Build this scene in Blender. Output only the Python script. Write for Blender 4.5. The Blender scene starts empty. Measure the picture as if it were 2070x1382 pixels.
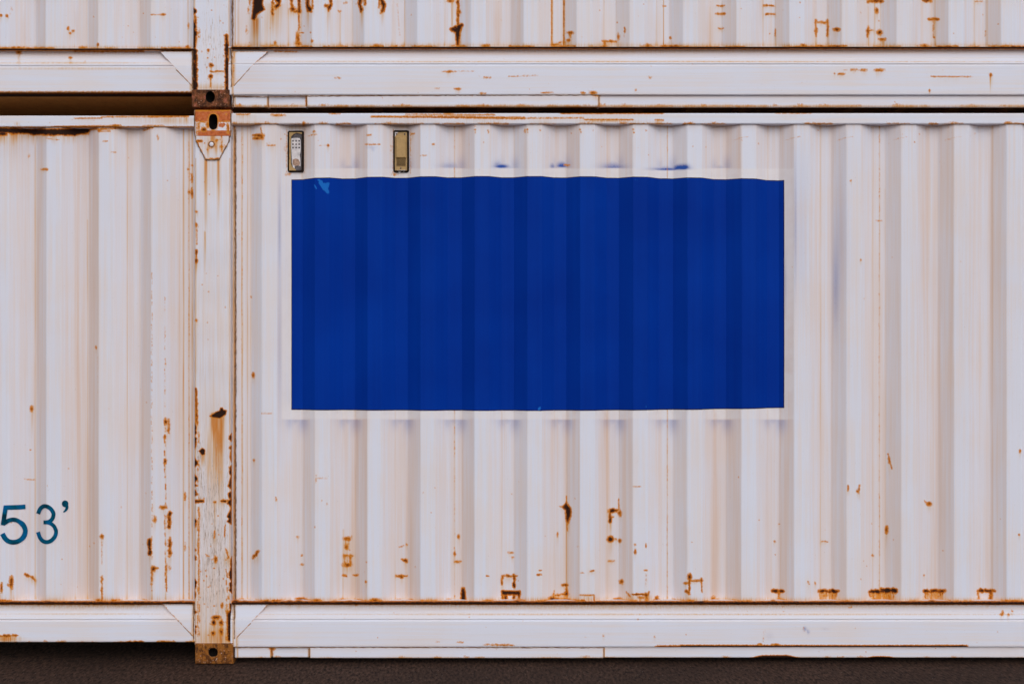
import bpy, bmesh, math, random
import numpy as np
from mathutils import Vector
R = math.radians
random.seed(7); RNG = np.random.default_rng(7)
S = 2.586e-3            # metres per photo pixel on the front plane of the stack
D = 5.5                 # camera to front plane
CX, CY, GY = 900.0, 735.0, 1342.0      # straight-ahead column / eye-level row / ground row in the photo
EYE = (GY-CY)*S
sc = bpy.context.scene

# ---------------------------------------------------------------- camera, sky, sun, exposure
cam = bpy.data.objects.new('camera', bpy.data.cameras.new('camera'))
sc.collection.objects.link(cam); sc.camera = cam
cam.location = (0, -D, EYE); cam.rotation_euler = (R(90), 0, 0)
cam.data.sensor_width = 36; cam.data.lens = 36*D/(2070*S)
cam.data.shift_x = (1035-CX)/2070; cam.data.shift_y = (CY-691)/2070
cam.data.clip_start = .05; cam.data.clip_end = 2000
SUN_EL, SUN_AZ = 36, 166          # azimuth from +Y towards +X: the sun stands behind the camera, to its right
w = bpy.data.worlds.new('World'); sc.world = w; w.use_nodes = True
nt = w.node_tree; sky = nt.nodes.new('ShaderNodeTexSky'); sky.sky_type = 'NISHITA'
sky.sun_disc = False; sky.sun_elevation = R(SUN_EL); sky.sun_rotation = R(SUN_AZ)
sky.air_density = 1.0; sky.dust_density = 2.0; sky.ozone_density = 1.0
bg = nt.nodes['Background']; bg.inputs[1].default_value = .12
hs = nt.nodes.new('ShaderNodeHueSaturation'); hs.inputs['Saturation'].default_value = .12      # a thin even overcast
nt.links.new(sky.outputs[0], hs.inputs['Color']); nt.links.new(hs.outputs[0], bg.inputs[0])
sl = bpy.data.lights.new('sun', 'SUN'); sl.energy = .55; sl.angle = R(75); sl.color = (1, .985, .98)
so = bpy.data.objects.new('sun', sl); sc.collection.objects.link(so)
sd = Vector((math.sin(R(SUN_AZ))*math.cos(R(SUN_EL)), math.cos(R(SUN_AZ))*math.cos(R(SUN_EL)), math.sin(R(SUN_EL))))
so.rotation_euler = sd.to_track_quat('Z', 'Y').to_euler(); so.location = sd*30
sc.view_settings.view_transform = 'Standard'; sc.view_settings.look = 'None'
sc.view_settings.exposure = .12; sc.view_settings.gamma = 1

# ---------------------------------------------------------------- helpers
def X(px, d=0.): return (px-CX)*S*(D+d)/D
def Z(py, d=0.): return EYE+(CY-py)*S*(D+d)/D
def PX(x, d): return CX+x/S*D/(D+d)
def PY(z, d): return CY-(z-EYE)/S*D/(D+d)

class NT:
    def __init__(s, name):
        s.m = bpy.data.materials.new(name); s.m.use_nodes = True; s.t = s.m.node_tree
        s.b = s.t.nodes['Principled BSDF']
    def n(s, typ, **k):
        o = s.t.nodes.new(typ)
        for a, v in k.items(): setattr(o, a, v)
        return o
    def put(s, sock, v):
        if isinstance(v, bpy.types.NodeSocket): s.t.links.new(v, sock)
        elif v is not None:
            if sock.type == 'RGBA' and len(v) == 3: v = (*v, 1)
            sock.default_value = v
    def math(s, op, a, b=None, c=None, clamp=False):
        o = s.n('ShaderNodeMath', operation=op, use_clamp=clamp)
        for i, v in enumerate((a, b, c)): s.put(o.inputs[i], v)
        return o.outputs[0]
    def step(s, v, a, b):
        o = s.n('ShaderNodeMapRange', interpolation_type='SMOOTHSTEP')
        s.put(o.inputs[0], v); o.inputs[1].default_value = a; o.inputs[2].default_value = b
        return o.outputs[0]
    def rng(s, v, a, b, c, d):
        o = s.n('ShaderNodeMapRange'); s.put(o.inputs[0], v)
        for i, q in enumerate((a, b, c, d)): o.inputs[i+1].default_value = q
        return o.outputs[0]
    def mix(s, f, a, b, mode='MIX'):
        o = s.n('ShaderNodeMix', data_type='RGBA', blend_type=mode)
        s.put(o.inputs[0], f); s.put(o.inputs[6], a); s.put(o.inputs[7], b)
        return o.outputs[2]
    def coord(s):
        return s.n('ShaderNodeTexCoord').outputs['Object']
    def noise(s, scale, detail=4, rough=.55, vec=None, stretch=None, dist=0):
        v = vec or s.coord()
        if stretch:
            mp = s.n('ShaderNodeMapping'); mp.inputs['Scale'].default_value = stretch
            s.t.links.new(v, mp.inputs[0]); v = mp.outputs[0]
        o = s.n('ShaderNodeTexNoise'); s.t.links.new(v, o.inputs[0])
        o.inputs['Scale'].default_value = scale; o.inputs['Detail'].default_value = detail
        o.inputs['Roughness'].default_value = rough; o.inputs['Distortion'].default_value = dist
        return o.outputs[0]
    def ramp(s, v, stops):
        o = s.n('ShaderNodeValToRGB'); s.put(o.inputs[0], v); e = o.color_ramp.elements
        while len(e) < len(stops): e.new(.5)
        for q, (p, c) in zip(e, stops): q.position = p; q.color = (*c, 1)
        return o.outputs[0]
    def attr(s, name):
        a = s.n('ShaderNodeAttribute', attribute_name=name)
        q = s.n('ShaderNodeSeparateColor'); s.t.links.new(a.outputs['Color'], q.inputs[0])
        return q.outputs[0], q.outputs[1], q.outputs[2], a.outputs['Alpha']
    def bump(s, h, strength=.3, dist=.002):
        o = s.n('ShaderNodeBump'); o.inputs['Strength'].default_value = strength
        o.inputs['Distance'].default_value = dist; s.put(o.inputs['Height'], h)
        s.t.links.new(o.outputs[0], s.b.inputs['Normal'])
    def out(s, col, rough=.6, spec=.4, metal=0.):
        s.put(s.b.inputs['Base Color'], col); s.put(s.b.inputs['Roughness'], rough)
        s.put(s.b.inputs['Specular IOR Level'], spec); s.b.inputs['Metallic'].default_value = metal
        return s.m

RUST_STOPS = [(.25, (.022, .007, .003)), (.45, (.060, .015, .003)), (.62, (.25, .052, .004)), (.8, (.62, .185, .008))]

def paint_material(name, tint=(.755, .77, .89), warm=(.785, .725, .755), run=None):
    """weathered white container paint; 'wear' = rust, stain, grime, flaking; 'coat' = primer, blue overspray, repaint, -"""
    m = NT(name); L = run or (55, 55, 1.1); L2 = run and (2.5, 160, 160) or (160, 160, 2.5)
    rust, stain_shade, grime_shade, flake = m.attr('wear')
    primer, blue, fresh, _ = m.attr('coat')
    streak = m.noise(1, 5, .6, stretch=L)
    streak2 = m.noise(1, 4, .6, stretch=L2)
    thread = m.noise(1, 4, .6, stretch=(160, 160, 2.5))
    cloud = m.noise(2.6, 5, .55)
    fine = m.noise(330, 3, .6)
    brk = m.noise(85, 7, .68)
    brk2 = m.noise(1, 5, .65, stretch=(240, 240, 45))
    a = m.math('ADD', m.math('MULTIPLY', streak, .55), m.math('MULTIPLY', cloud, .45))
    c = m.mix(m.step(a, .40, .62), tint, warm)
    c = m.mix(m.math('MULTIPLY', m.step(streak2, .52, .75), .22), c, (.70, .655, .66))
    c = m.mix(m.rng(fine, .3, .7, 0, .12), c, (.62, .60, .62))
    # grime film, painted fold shade and rust-water stains run in vertical threads
    g = m.math('MULTIPLY', grime_shade, m.rng(streak, .3, .7, .55, 1.25), clamp=True)
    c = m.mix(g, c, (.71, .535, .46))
    c = m.mix(m.math('MULTIPLY', m.math('MULTIPLY', fresh, m.rng(m.noise(9, 5, .6), .35, .65, .35, 1.15), clamp=True), .68), c, (.83, .785, .81))
    st = m.math('MULTIPLY', stain_shade, m.rng(thread, .32, .68, .45, 1.2), clamp=True)
    c = m.mix(m.step(st, 0., .6), c, (.68, .43, .24))
    c = m.mix(m.step(st, .35, 1.), c, (.60, .19, .018))
    # thin wandering scuffs and pin specks
    sp = m.noise(150, 2, .5)
    c = m.mix(m.math('MULTIPLY', m.step(sp, .735, .78), .55), c, (.36, .25, .2))
    hs = m.noise(1, 4, .6, stretch=(9, 9, 240))
    c = m.mix(m.math('MULTIPLY', m.step(hs, .70, .78), .20), c, (.50, .42, .40))
    bl = m.math('MULTIPLY', blue, m.rng(fine, .3, .7, .6, 1.1), clamp=True)
    c = m.mix(bl, c, (.02, .085, .40))
    pr = m.math('ADD', primer, m.math('MULTIPLY', m.math('SUBTRACT', brk, .5), .9))
    pcol = m.ramp(m.noise(60, 5, .6), [(.3, (.34, .058, .012)), (.5, (.56, .125, .022)), (.7, (.56, .19, .09))])
    c = m.mix(m.step(pr, .45, .55), c, pcol)
    # flaking: vertical splinters of bare, weathered steel
    fl = m.noise(1, 8, .74, stretch=(210, 210, 16), dist=.5)
    fl = m.math('ADD', fl, m.math('MULTIPLY', flake, .40))
    c = m.mix(m.math('MULTIPLY', m.step(fl, .68, .73), m.math('MULTIPLY', m.step(flake, 0., .12), .7)), c, (.56, .45, .40))
    c = m.mix(m.math('MULTIPLY', m.step(fl, .76, .80), m.step(flake, 0., .12)), c, (.23, .11, .055))
    # rust: ragged orange rim, brown to near-black core
    r = m.math('ADD', rust, m.math('MULTIPLY', m.math('SUBTRACT', brk, .5), .95))
    r = m.math('ADD', r, m.math('MULTIPLY', m.math('SUBTRACT', brk2, .5), .40))
    gate = m.step(rust, .03, .2)
    c = m.mix(m.math('MULTIPLY', m.step(r, .14, .46), m.math('MULTIPLY', gate, .9)), c, (.66, .25, .025))
    core = m.math('MULTIPLY', m.step(r, .42, .56), gate)
    rc = m.ramp(m.math('SUBTRACT', m.rng(r, .40, 1.1, .97, .26), m.math('MULTIPLY', m.math('SUBTRACT', fine, .5), .5)), RUST_STOPS)
    c = m.mix(core, c, rc)
    h = m.math('ADD', m.math('MULTIPLY', core, m.math('MULTIPLY', brk, 1.5)), m.math('MULTIPLY', fine, .12))
    h = m.math('ADD', h, m.math('MULTIPLY', m.math('MULTIPLY', fl, flake), .7))
    m.bump(h, .35, .003)
    return m.out(c, m.mix(core, (.55,)*3, (.9,)*3), .25)

def rusty_steel(name, stops, fleck=(.55, .42, .38), scale=38, amount=.62):
    m = NT(name)
    n = m.noise(scale, 8, .68, dist=.3); n2 = m.noise(130, 5, .65); n3 = m.noise(1, 6, .7, stretch=(150, 150, 35))
    c = m.ramp(m.math('ADD', m.math('MULTIPLY', n, .7), m.math('MULTIPLY', n3, .3)), stops)
    c = m.mix(m.math('MULTIPLY', m.step(n2, .52, .72), .55), c, (.04, .015, .008))
    c = m.mix(m.step(m.noise(90, 6, .7), amount, amount+.05), c, fleck)
    m.bump(n2, .5, .003)
    return m.out(c, .85, .2)

def plain(name, col, rough=.6, spec=.3, var=.25, scale=60):
    m = NT(name)
    n = m.noise(scale, 5, .6)
    c = m.mix(m.rng(n, .3, .7, 0, 1), tuple(v*(1-var) for v in col), tuple(min(1, v*(1+var)) for v in col))
    m.bump(n, .12, .001)
    return m.out(c, rough, spec)

M = {}
M['paint'] = paint_material('weathered_white_paint'); M['rail'] = paint_material('weathered_rail_paint', run=(1.1, 55, 55))
M['fit_dark'] = rusty_steel('dark_rusted_casting', [(.36, (.030, .011, .006)), (.46, (.075, .028, .014)), (.54, (.20, .065, .022)), (.62, (.40, .12, .08))], (.55, .30, .20), 26, .60)
M['fit_brown'] = rusty_steel('brown_rusted_casting', [(.36, (.045, .015, .005)), (.46, (.13, .042, .010)), (.54, (.34, .12, .018)), (.62, (.20, .07, .018))], (.62, .46, .38), 30, .61)
M['weld'] = rusty_steel('weld_bead_steel', [(.3, (.07, .025, .01)), (.5, (.26, .13, .06)), (.7, (.55, .42, .33))], (.1, .04, .02), 50, .6)
M['under'] = rusty_steel('brown_undercoat', [(.3, (.46, .19, .055)), (.5, (.62, .28, .085)), (.7, (.68, .34, .11))], (.05, .022, .01), 22, .66)
M['hole'] = plain('near_black_shade', (.012, .009, .008), .9, .05)  # near-black: shade of openings and the lower underside put into the colour
M['seal'] = rusty_steel('sealant_and_edge_shadow', [(.3, (.009, .006, .005)), (.55, (.018, .010, .007)), (.72, (.07, .028, .010))], (.3, .26, .24), 60, .68)
M['vent'] = plain('yellowed_plastic', (.44, .27, .10), .5, .35, .14, 50)
M['vent_grey'] = plain('bare_grey_plate', (.64, .59, .60), .55, .35, .22, 45)
M['vent_dark'] = plain('grey_cavity', (.115, .10, .105), .8, .2, .45, 90)
M['roof'] = plain('dirty_roof_paint', (.60, .52, .42), .8, .2, .2, 8)

def blue_material():
    m = NT('blue_panel_film')
    wear = m.attr('wear')
    st = m.noise(1, 3, .5, stretch=(60, 60, .6)); cl = m.noise(2.2, 4, .5)
    c = m.mix(m.rng(m.math('ADD', m.math('MULTIPLY', st, .3), m.math('MULTIPLY', cl, .7)), .3, .7, 0, 1), (.0, .0240, .255), (.0, .0375, .335))
    dk = m.noise(42, 5, .7)
    c = m.mix(m.math('MULTIPLY', m.step(dk, .68, .78), .35), c, (.001, .01, .10))
    sc_ = m.noise(130, 5, .7)
    r = m.math('ADD', wear[0], m.math('MULTIPLY', m.math('SUBTRACT', sc_, .5), .8))
    c = m.mix(m.math('MULTIPLY', m.step(r, .45, .6), m.step(wear[0], .05, .2)), c, (.012, .15, .56))
    c = m.mix(m.math('MULTIPLY', m.step(r, .95, 1.2), m.step(wear[0], .05, .2)), c, (.28, .42, .66))
    m.bump(m.noise(60, 4, .5), .05, .002)
    return m.out(c, .6, .04)
M['blue'] = blue_material()
m = NT('teal_lettering_film'); n = m.noise(11, 4, .6, dist=.5)
M['teal'] = m.out(m.ramp(n, [(.36, (.0, .030, .055)), (.5, (.0, .085, .16)), (.64, (.0, .105, .29))]), .6, .05)

m = NT('asphalt'); n1 = m.noise(1, 6, .72, stretch=(70, 24, 30)); n2 = m.noise(1.3, 5, .6); n3 = m.noise(1100, 2, .5)
c = m.mix(m.rng(n1, .36, .64, 0, 1), (.003, .0015, .001), (.150, .078, .053))
c = m.mix(m.math('MULTIPLY', m.step(n2, .4, .65), .4), c, (.030, .015, .010))
vo = m.n('ShaderNodeTexVoronoi'); vo.inputs['Scale'].default_value = 60; m.t.links.new(m.coord(), vo.inputs[0])
c = m.mix(m.math('MULTIPLY', m.math('LESS_THAN', vo.outputs['Distance'], .12), m.step(m.noise(60, 2, .5), .54, .60)), c, (.34, .28, .25))
m.bump(m.math('ADD', n1, n3), .8, .012)
M['asphalt'] = m.out(c, .9, .2)

def add_mesh(name, verts, faces, mat, parent=None, smooth=False):
    me = bpy.data.meshes.new(name); me.from_pydata([tuple(v) for v in verts], [], [tuple(f) for f in faces])
    return finish(name, me, mat, parent, smooth)
def finish(name, me, mat, parent=None, smooth=False):
    me.validate(); me.update()
    if mat: me.materials.append(mat)
    if smooth: me.polygons.foreach_set('use_smooth', [True]*len(me.polygons))
    o = bpy.data.objects.new(name, me); sc.collection.objects.link(o)
    if parent:
        o.parent = parent
        if parent.type == 'EMPTY':
            v = np.empty(len(me.vertices)*3, 'f'); me.vertices.foreach_get('co', v)
            v = v.reshape(-1, 3)-np.array(parent.location, 'f'); me.vertices.foreach_set('co', v.ravel()); me.update()
    return o
ROOT_OF = {}
def sub(name, verts, faces, mat, part, smooth=False):
    """a piece of a part: same frame as its part (parts sit at their thing's origin)"""
    o = add_mesh(name, verts, faces, mat, None, smooth)
    v = np.empty(len(o.data.vertices)*3, 'f'); o.data.vertices.foreach_get('co', v)
    v = v.reshape(-1, 3)-np.array(part.parent.location, 'f'); o.data.vertices.foreach_set('co', v.ravel()); o.data.update()
    o.parent = part
    return o

# ---------------------------------------------------------------- wear and painted-shade marks, measured on the surfaces
def seg_dist(px, py, x0, y0, x1, y1):
    vx, vy = x1-x0, y1-y0; L = vx*vx+vy*vy+1e-9
    t = np.clip(((px-x0)*vx+(py-y0)*vy)/L, 0, 1)
    return np.hypot(px-x0-t*vx, py-y0-t*vy)
def poly_dist(px, py, pts):
    d = np.full(px.shape, 1e9); ins = np.zeros(px.shape, bool)
    n = len(pts)
    for i in range(n):
        (xa, ya), (xb, yb) = pts[i], pts[(i+1) % n]
        d = np.minimum(d, seg_dist(px, py, xa, ya, xb, yb))
        if ya != yb:
            c = ((ya > py) != (yb > py)) & (px < (xb-xa)*(py-ya)/(yb-ya)+xa); ins ^= c
    return np.where(ins, -d, d)
def paint(px, py, marks):
    """marks -> per-vertex wear / coat fields"""
    W = np.zeros(px.shape+(4,), 'f'); C = np.zeros(px.shape+(4,), 'f')
    def box(x0, y0, x1, y1): return np.nonzero((px > x0) & (px < x1) & (py > y0) & (py < y1))
    def drip(x, y, wd, ln, a):
        q = box(x-3*wd, y-6, x+3*wd, y+ln)
        if len(q[0]):
            g = a*np.exp(-((px[q]-x)/wd)**2)*np.clip(1-(py[q]-y)/ln, 0, 1)*np.clip((py[q]-y+6)/6, 0, 1)
            W[q+(1,)] = np.maximum(W[q+(1,)], g)
    todo = []
    for k in marks:
        L = math.hypot(k[3]-k[1], k[4]-k[2]) if k[0] == 'l' else 0
        if 7 < L < 70 and k[5] >= 1.5:
            n = int(L/5)+1; p = [(k[1]+(k[3]-k[1])*i/n+random.uniform(-.9, .9), k[2]+(k[4]-k[2])*i/n+random.uniform(-.9, .9)) for i in range(n+1)]
            for (xa, ya), (xb, yb) in zip(p, p[1:]): todo.append(('l', xa, ya, xb, yb, k[5]*random.uniform(.55, 1.45), (k[6] if len(k) > 6 else 1.)*random.uniform(.82, 1.15), *k[7:8]))
            if L > 9: todo.append(('g', 'stain_shade', (k[1]+k[3])/2, max(k[2], k[4])+2, abs(k[3]-k[1])*.5+4, abs(k[4]-k[2])*.4+6, .3))
        else: todo.append(k)
    for k in todo:
        t = k[0]
        if t == 'b':                                   # blob x y rx ry [strength halo]
            _, x, y, rx, ry = k[:5]; s = k[5] if len(k) > 5 else 1.; h = k[6] if len(k) > 6 else 4.
            rx, ry = max(rx, 1.1), max(ry, 1.1); h = min(h, 1.5+min(rx, ry))
            q = box(x-rx-h-1, y-ry-h-1, x+rx+h+1, y+ry+h+1)
            r = np.hypot((px[q]-x)/rx, (py[q]-y)/ry); v = s*np.clip(.55-(r-1)*min(rx, ry)/(2*h), 0, 1.1)
            W[q+(0,)] = np.maximum(W[q+(0,)], v)
            if s > .7: drip(x, y+ry*.5, rx+1.5, 14+ry*3, .42*s)
        elif t == 'l':                                 # line x0 y0 x1 y1 width [strength halo]
            _, x0, y0, x1, y1, wd = k[:6]; s = k[6] if len(k) > 6 else 1.; h = k[7] if len(k) > 7 else 3.4
            wd = max(wd, 1.5); h = h if wd > 2.1 or len(k) > 7 else 2.3; b = wd+h+1
            q = box(min(x0, x1)-b, min(y0, y1)-b, max(x0, x1)+b, max(y0, y1)+b)
            v = s*np.clip(.55-(seg_dist(px[q], py[q], x0, y0, x1, y1)-wd/2)/(2*h), 0, 1.1)
            W[q+(0,)] = np.maximum(W[q+(0,)], v)
            if s > .75 and abs(x1-x0) > 6: drip((x0+x1)/2, max(y0, y1), abs(x1-x0)/2, 20, .28*s)
        elif t == 'p':                                 # polygon pts [strength halo]
            pts = k[1]; s = k[2] if len(k) > 2 else 1.; h = k[3] if len(k) > 3 else 3.6
            xs = [p[0] for p in pts]; ys = [p[1] for p in pts]
            q = box(min(xs)-h-1, min(ys)-h-1, max(xs)+h+1, max(ys)+h+1)
            v = s*np.clip(.55-poly_dist(px[q], py[q], pts)/(2*h), 0, 1.1)
            W[q+(0,)] = np.maximum(W[q+(0,)], v)
        elif t == 's':                                 # running stain x y0 y1 halfwidth amount
            _, x, y0, y1, wd, a = k; drip(x, y0, wd, y1-y0, a)
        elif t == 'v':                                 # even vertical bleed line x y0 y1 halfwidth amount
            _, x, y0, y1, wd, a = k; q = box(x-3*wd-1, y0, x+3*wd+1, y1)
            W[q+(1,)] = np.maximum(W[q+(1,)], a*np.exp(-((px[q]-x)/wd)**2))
        elif t == 'g':                                 # soft film: channel x y rx ry amount
            _, ch, x, y, rx, ry, a = k; q = box(x-3*rx, y-3*ry, x+3*rx, y+3*ry)
            T, ci = (W, {'stain_shade': 1, 'grime_shade': 2, 'flake': 3}[ch]) if ch in ('stain_shade', 'grime_shade', 'flake') else (C, {'primer': 0, 'blue': 1, 'fresh': 2}[ch])
            T[q+(ci,)] = np.minimum(1, T[q+(ci,)]+a*np.exp(-((px[q]-x)/rx)**2-((py[q]-y)/ry)**2))
        elif t == 'r':                                 # rectangle of a coat: channel x0 y0 x1 y1 amount edge
            _, ch, x0, y0, x1, y1, a, e = k; ci = {'primer': 0, 'blue': 1, 'fresh': 2, 'flake': 3, 'grime_shade': 2}[ch]
            T = W if ch in ('flake', 'grime_shade') else C
            q = box(x0-e, y0-e, x1+e, y1+e)
            v = a*np.clip(np.minimum(np.minimum(px[q]-x0, x1-px[q]), np.minimum(py[q]-y0, y1-py[q]))/e+.5, 0, 1)
            T[q+(ci,)] = np.maximum(T[q+(ci,)], v)
        elif t == 'cb':                                # blue smear polygon-free: x y rx ry amount, sharp below
            _, x, y, rx, ry, a = k; q = box(x-2.5*rx, y-4*ry, x+2.5*rx, y+ry)
            dy = py[q]-y
            a *= 1.5; v = a*np.exp(-((px[q]-x)/rx)**2)*np.where(dy > 0, np.clip(1-dy/2., 0, 1), np.exp(-(dy/ry)**2))
            C[q+(1,)] = np.maximum(C[q+(1,)], v)
        elif t == 'ct':                                # blue film sharp above, fading downwards
            _, x, y, rx, ry, a = k; q = box(x-2.5*rx, y-3, x+2.5*rx, y+3*ry)
            dy = py[q]-y
            a *= 1.4; v = a*np.exp(-((px[q]-x)/rx)**2)*np.where(dy < 0, np.clip(1+dy/2., 0, 1), np.exp(-(dy/ry)**2))
            C[q+(1,)] = np.maximum(C[q+(1,)], v)
    return W, C

def sheet(name, cx, cd, rz, rd, marks, mat, parent, smooth=False, hole=None, bend=None):
    """grid: columns (x, depth) by rows (z, depth) in metres, painted with marks"""
    cx, cd, rz, rd = (np.asarray(a, 'd') for a in (cx, cd, rz, rd))
    nc, nr = len(cx), len(rz)
    xx = np.broadcast_to(cx, (nr, nc)).copy(); dd = cd[None, :]+rd[:, None]; zz = np.broadcast_to(rz[:, None], (nr, nc)).copy()
    if bend is not None: dd = dd+bend(xx, zz)
    px, py = PX(xx, dd), PY(zz, dd)
    W, C = paint(px, py, marks)
    keep = np.ones((nr-1, nc-1), bool)
    if hole is not None:                               # (hx, hz, rx, rz, power): verts near the rim slide onto it
        hx, hz, ha, hb, pw = hole
        r = (np.abs((xx-hx)/ha)**pw+np.abs((zz-hz)/hb)**pw)**(1/pw)
        rim = (r > .78) & (r < 1.) | (r >= 1.) & (r < 1.12)
        f = np.where(rim, 1/np.maximum(r, 1e-6), 1.)
        xx = hx+(xx-hx)*f; zz = hz+(zz-hz)*f
        inn = r < 1.12
        keep = ~(inn[:-1, :-1] & inn[1:, :-1] & inn[:-1, 1:] & inn[1:, 1:])
    me = bpy.data.meshes.new(name)
    co = np.stack([xx, dd, zz], -1).reshape(-1, 3)
    if parent is not None and parent.type == 'EMPTY': co = co-np.array(parent.location)
    elif parent is not None: co = co-np.array(parent.parent.location)
    idx = np.arange(nr*nc).reshape(nr, nc)
    q = np.stack([idx[:-1, :-1], idx[1:, :-1], idx[1:, 1:], idx[:-1, 1:]], -1)[keep]
    me.vertices.add(len(co)); me.vertices.foreach_set('co', co.astype('f').ravel())
    me.loops.add(q.size); me.loops.foreach_set('vertex_index', q.ravel().astype('i'))
    me.polygons.add(len(q)); me.polygons.foreach_set('loop_start', (np.arange(len(q))*4).astype('i'))
    if smooth: me.polygons.foreach_set('use_smooth', np.ones(len(q), bool))
    me.update(calc_edges=True)
    for nm, A in (('wear', W), ('coat', C)):
        a = me.attributes.new(nm, 'FLOAT_COLOR', 'POINT'); a.data.foreach_set('color', A.reshape(-1).astype('f'))
    me.materials.append(mat)
    o = bpy.data.objects.new(name, me); sc.collection.objects.link(o); o.parent = parent
    return o

def dense(a, b, step):
    n = max(1, int(math.ceil(abs(b-a)/step))); return list(np.linspace(a, b, n+1))
def fill_profile(pts, step):
    """subdivide a polyline [(u, d)] to the step"""
    U, V = [pts[0][0]], [pts[0][1]]
    for (a, da), (b, db) in zip(pts, pts[1:]):
        n = max(1, int(math.ceil(math.hypot(b-a, db-da)/step)))
        for i in range(1, n+1): U.append(a+(b-a)*i/n); V.append(da+(db-da)*i/n)
    return U, V
def box_vf(x0, x1, y0, y1, z0, z1):
    v = [(x, y, z) for x in (x0, x1) for y in (y0, y1) for z in (z0, z1)]
    f = [(0, 1, 3, 2), (4, 6, 7, 5), (0, 4, 5, 1), (2, 3, 7, 6), (0, 2, 6, 4), (1, 5, 7, 3)]
    return v, f
def bevel_box(name, x0, x1, y0, y1, z0, z1, mat, parent, bev=.003):
    b = min(bev, (x1-x0)*.3, (z1-z0)*.3)
    v = [(x0, y1, z0), (x1, y1, z0), (x1, y1, z1), (x0, y1, z1),
         (x0, y0+b, z0), (x1, y0+b, z0), (x1, y0+b, z1), (x0, y0+b, z1),
         (x0+b, y0, z0+b), (x1-b, y0, z0+b), (x1-b, y0, z1-b), (x0+b, y0, z1-b)]
    f = [(8, 9, 10, 11)]
    for i in range(4):
        j = (i+1) % 4; f += [(4+i, 4+j, 8+j, 8+i), (i, j, 4+j, 4+i)]
    f.append((3, 2, 1, 0))
    fn = sub if parent is not None and parent.type != 'EMPTY' else add_mesh
    return fn(name, v, f, mat, parent)
def tube_vf(p, r, n=6, jit=0.):
    V, F = [], []
    p = [Vector(q) for q in p]
    for i, q in enumerate(p):
        t = (p[min(i+1, len(p)-1)]-p[max(i-1, 0)]).normalized(); a = t.cross(Vector((0, 1, 0))).normalized(); b = t.cross(a)
        rr = r*(1+random.uniform(-jit, jit))
        V += [q+(a*math.cos(2*math.pi*k/n)+b*math.sin(2*math.pi*k/n))*rr for k in range(n)]
    for i in range(len(p)-1):
        for k in range(n): F.append((i*n+k, i*n+(k+1) % n, (i+1)*n+(k+1) % n, (i+1)*n+k))
    return V, F

# ---------------------------------------------------------------- ground
g = add_mesh('ground', [(-400, -400, 0), (400, -400, 0), (400, 400, 0), (-400, 400, 0)], [(0, 1, 2, 3)], M['asphalt']); g['kind'] = 'structure'

# ---------------------------------------------------------------- container dimensions
DO, DI = .010, .049            # depth of the outer / inner flats of the side sheets
WID = 2.59
LEFT = X(392)-1.98             # end of the overhang
SPAN = 12.0                    # post to post
RIGHT = X(466)+SPAN
OUT = 29.3*S; INN = 25.*S

def corrugated(starts, seams, lead, tail):
    """profile [(x, d)] from left edges of the outer flats (photo px); an inner flat follows each but the last"""
    P = list(lead)
    xs = [X(s, DO) for s in starts]
    for i, x in enumerate(xs):
        P += [(x, DO), (x+OUT, DO)]
        if i < len(xs)-1:
            g0, g1 = x+OUT, xs[i+1]; c = (g0+g1)/2; wi = INN+(4*S if i in seams else 0)
            P += [(c-wi/2, DI), (c+wi/2, DI)]
    return P+list(tail)
def more(starts, step, until):
    s = list(starts)
    while s[-1] < until: s.append(s[-1]+step)
    return s
def wall_columns(P, x0, x1, step=2.0*S):
    """dense columns inside [x0, x1], only the bends outside"""
    U, V = [P[0][0]], [P[0][1]]
    for (a, da), (b, db) in zip(P, P[1:]):
        n = max(1, int(math.ceil((b-a)/step))) if b > x0 and a < x1 else 1
        for i in range(1, n+1): U.append(a+(b-a)*i/n); V.append(da+(db-da)*i/n)
    return U, V
def wall_depth(P):
    xs = np.array([p[0] for p in P]); ds = np.array([p[1] for p in P])
    return lambda x: np.interp(x, xs, ds)
def specks(x0, y0, x1, y1, n, a=.8, r=(.8, 1.8)):
    n = int(n*.5)
    return [('b', random.uniform(x0, x1), random.uniform(y0, y1), random.uniform(*r), random.uniform(*r), random.uniform(.6, 1)*a, 2.) for _ in range(n)]
def chain(x0, y0, x1, y1, n, jx, jy, w, s=.9):
    """broken line of rust"""
    out = []
    for i in range(n):
        t = (i+random.random())/n; x, y = x0+(x1-x0)*t+random.uniform(-jx, jx), y0+(y1-y0)*t+random.uniform(-jy, jy)
        k = random.uniform(.4, 1.)/n
        out.append(('l', x, y, x+(x1-x0)*k, y+(y1-y0)*k, random.uniform(.6, 1.3)*w, s*random.uniform(.7, 1)))
    return out

LOW_R = [529.4, 636.7, 743, 850.3, 959.5, 1066, 1172.7, 1279.5, 1389.5, 1499, 1605.5, 1711.4, 1822.2, 1929, 2035.5]
LOW_L = [-330, -224, -118, -12, 94, 200, 305.6]
UP_R = [527, 631, 737, 843.6, 952.4, 1059, 1166, 1273, 1381, 1489, 1596, 1702, 1813, 1918, 2024]
UP_L = [-332, -226, -120, -14, 92.5, 198.5, 305]
SEAM = {3, 7, 11, 15}

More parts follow.
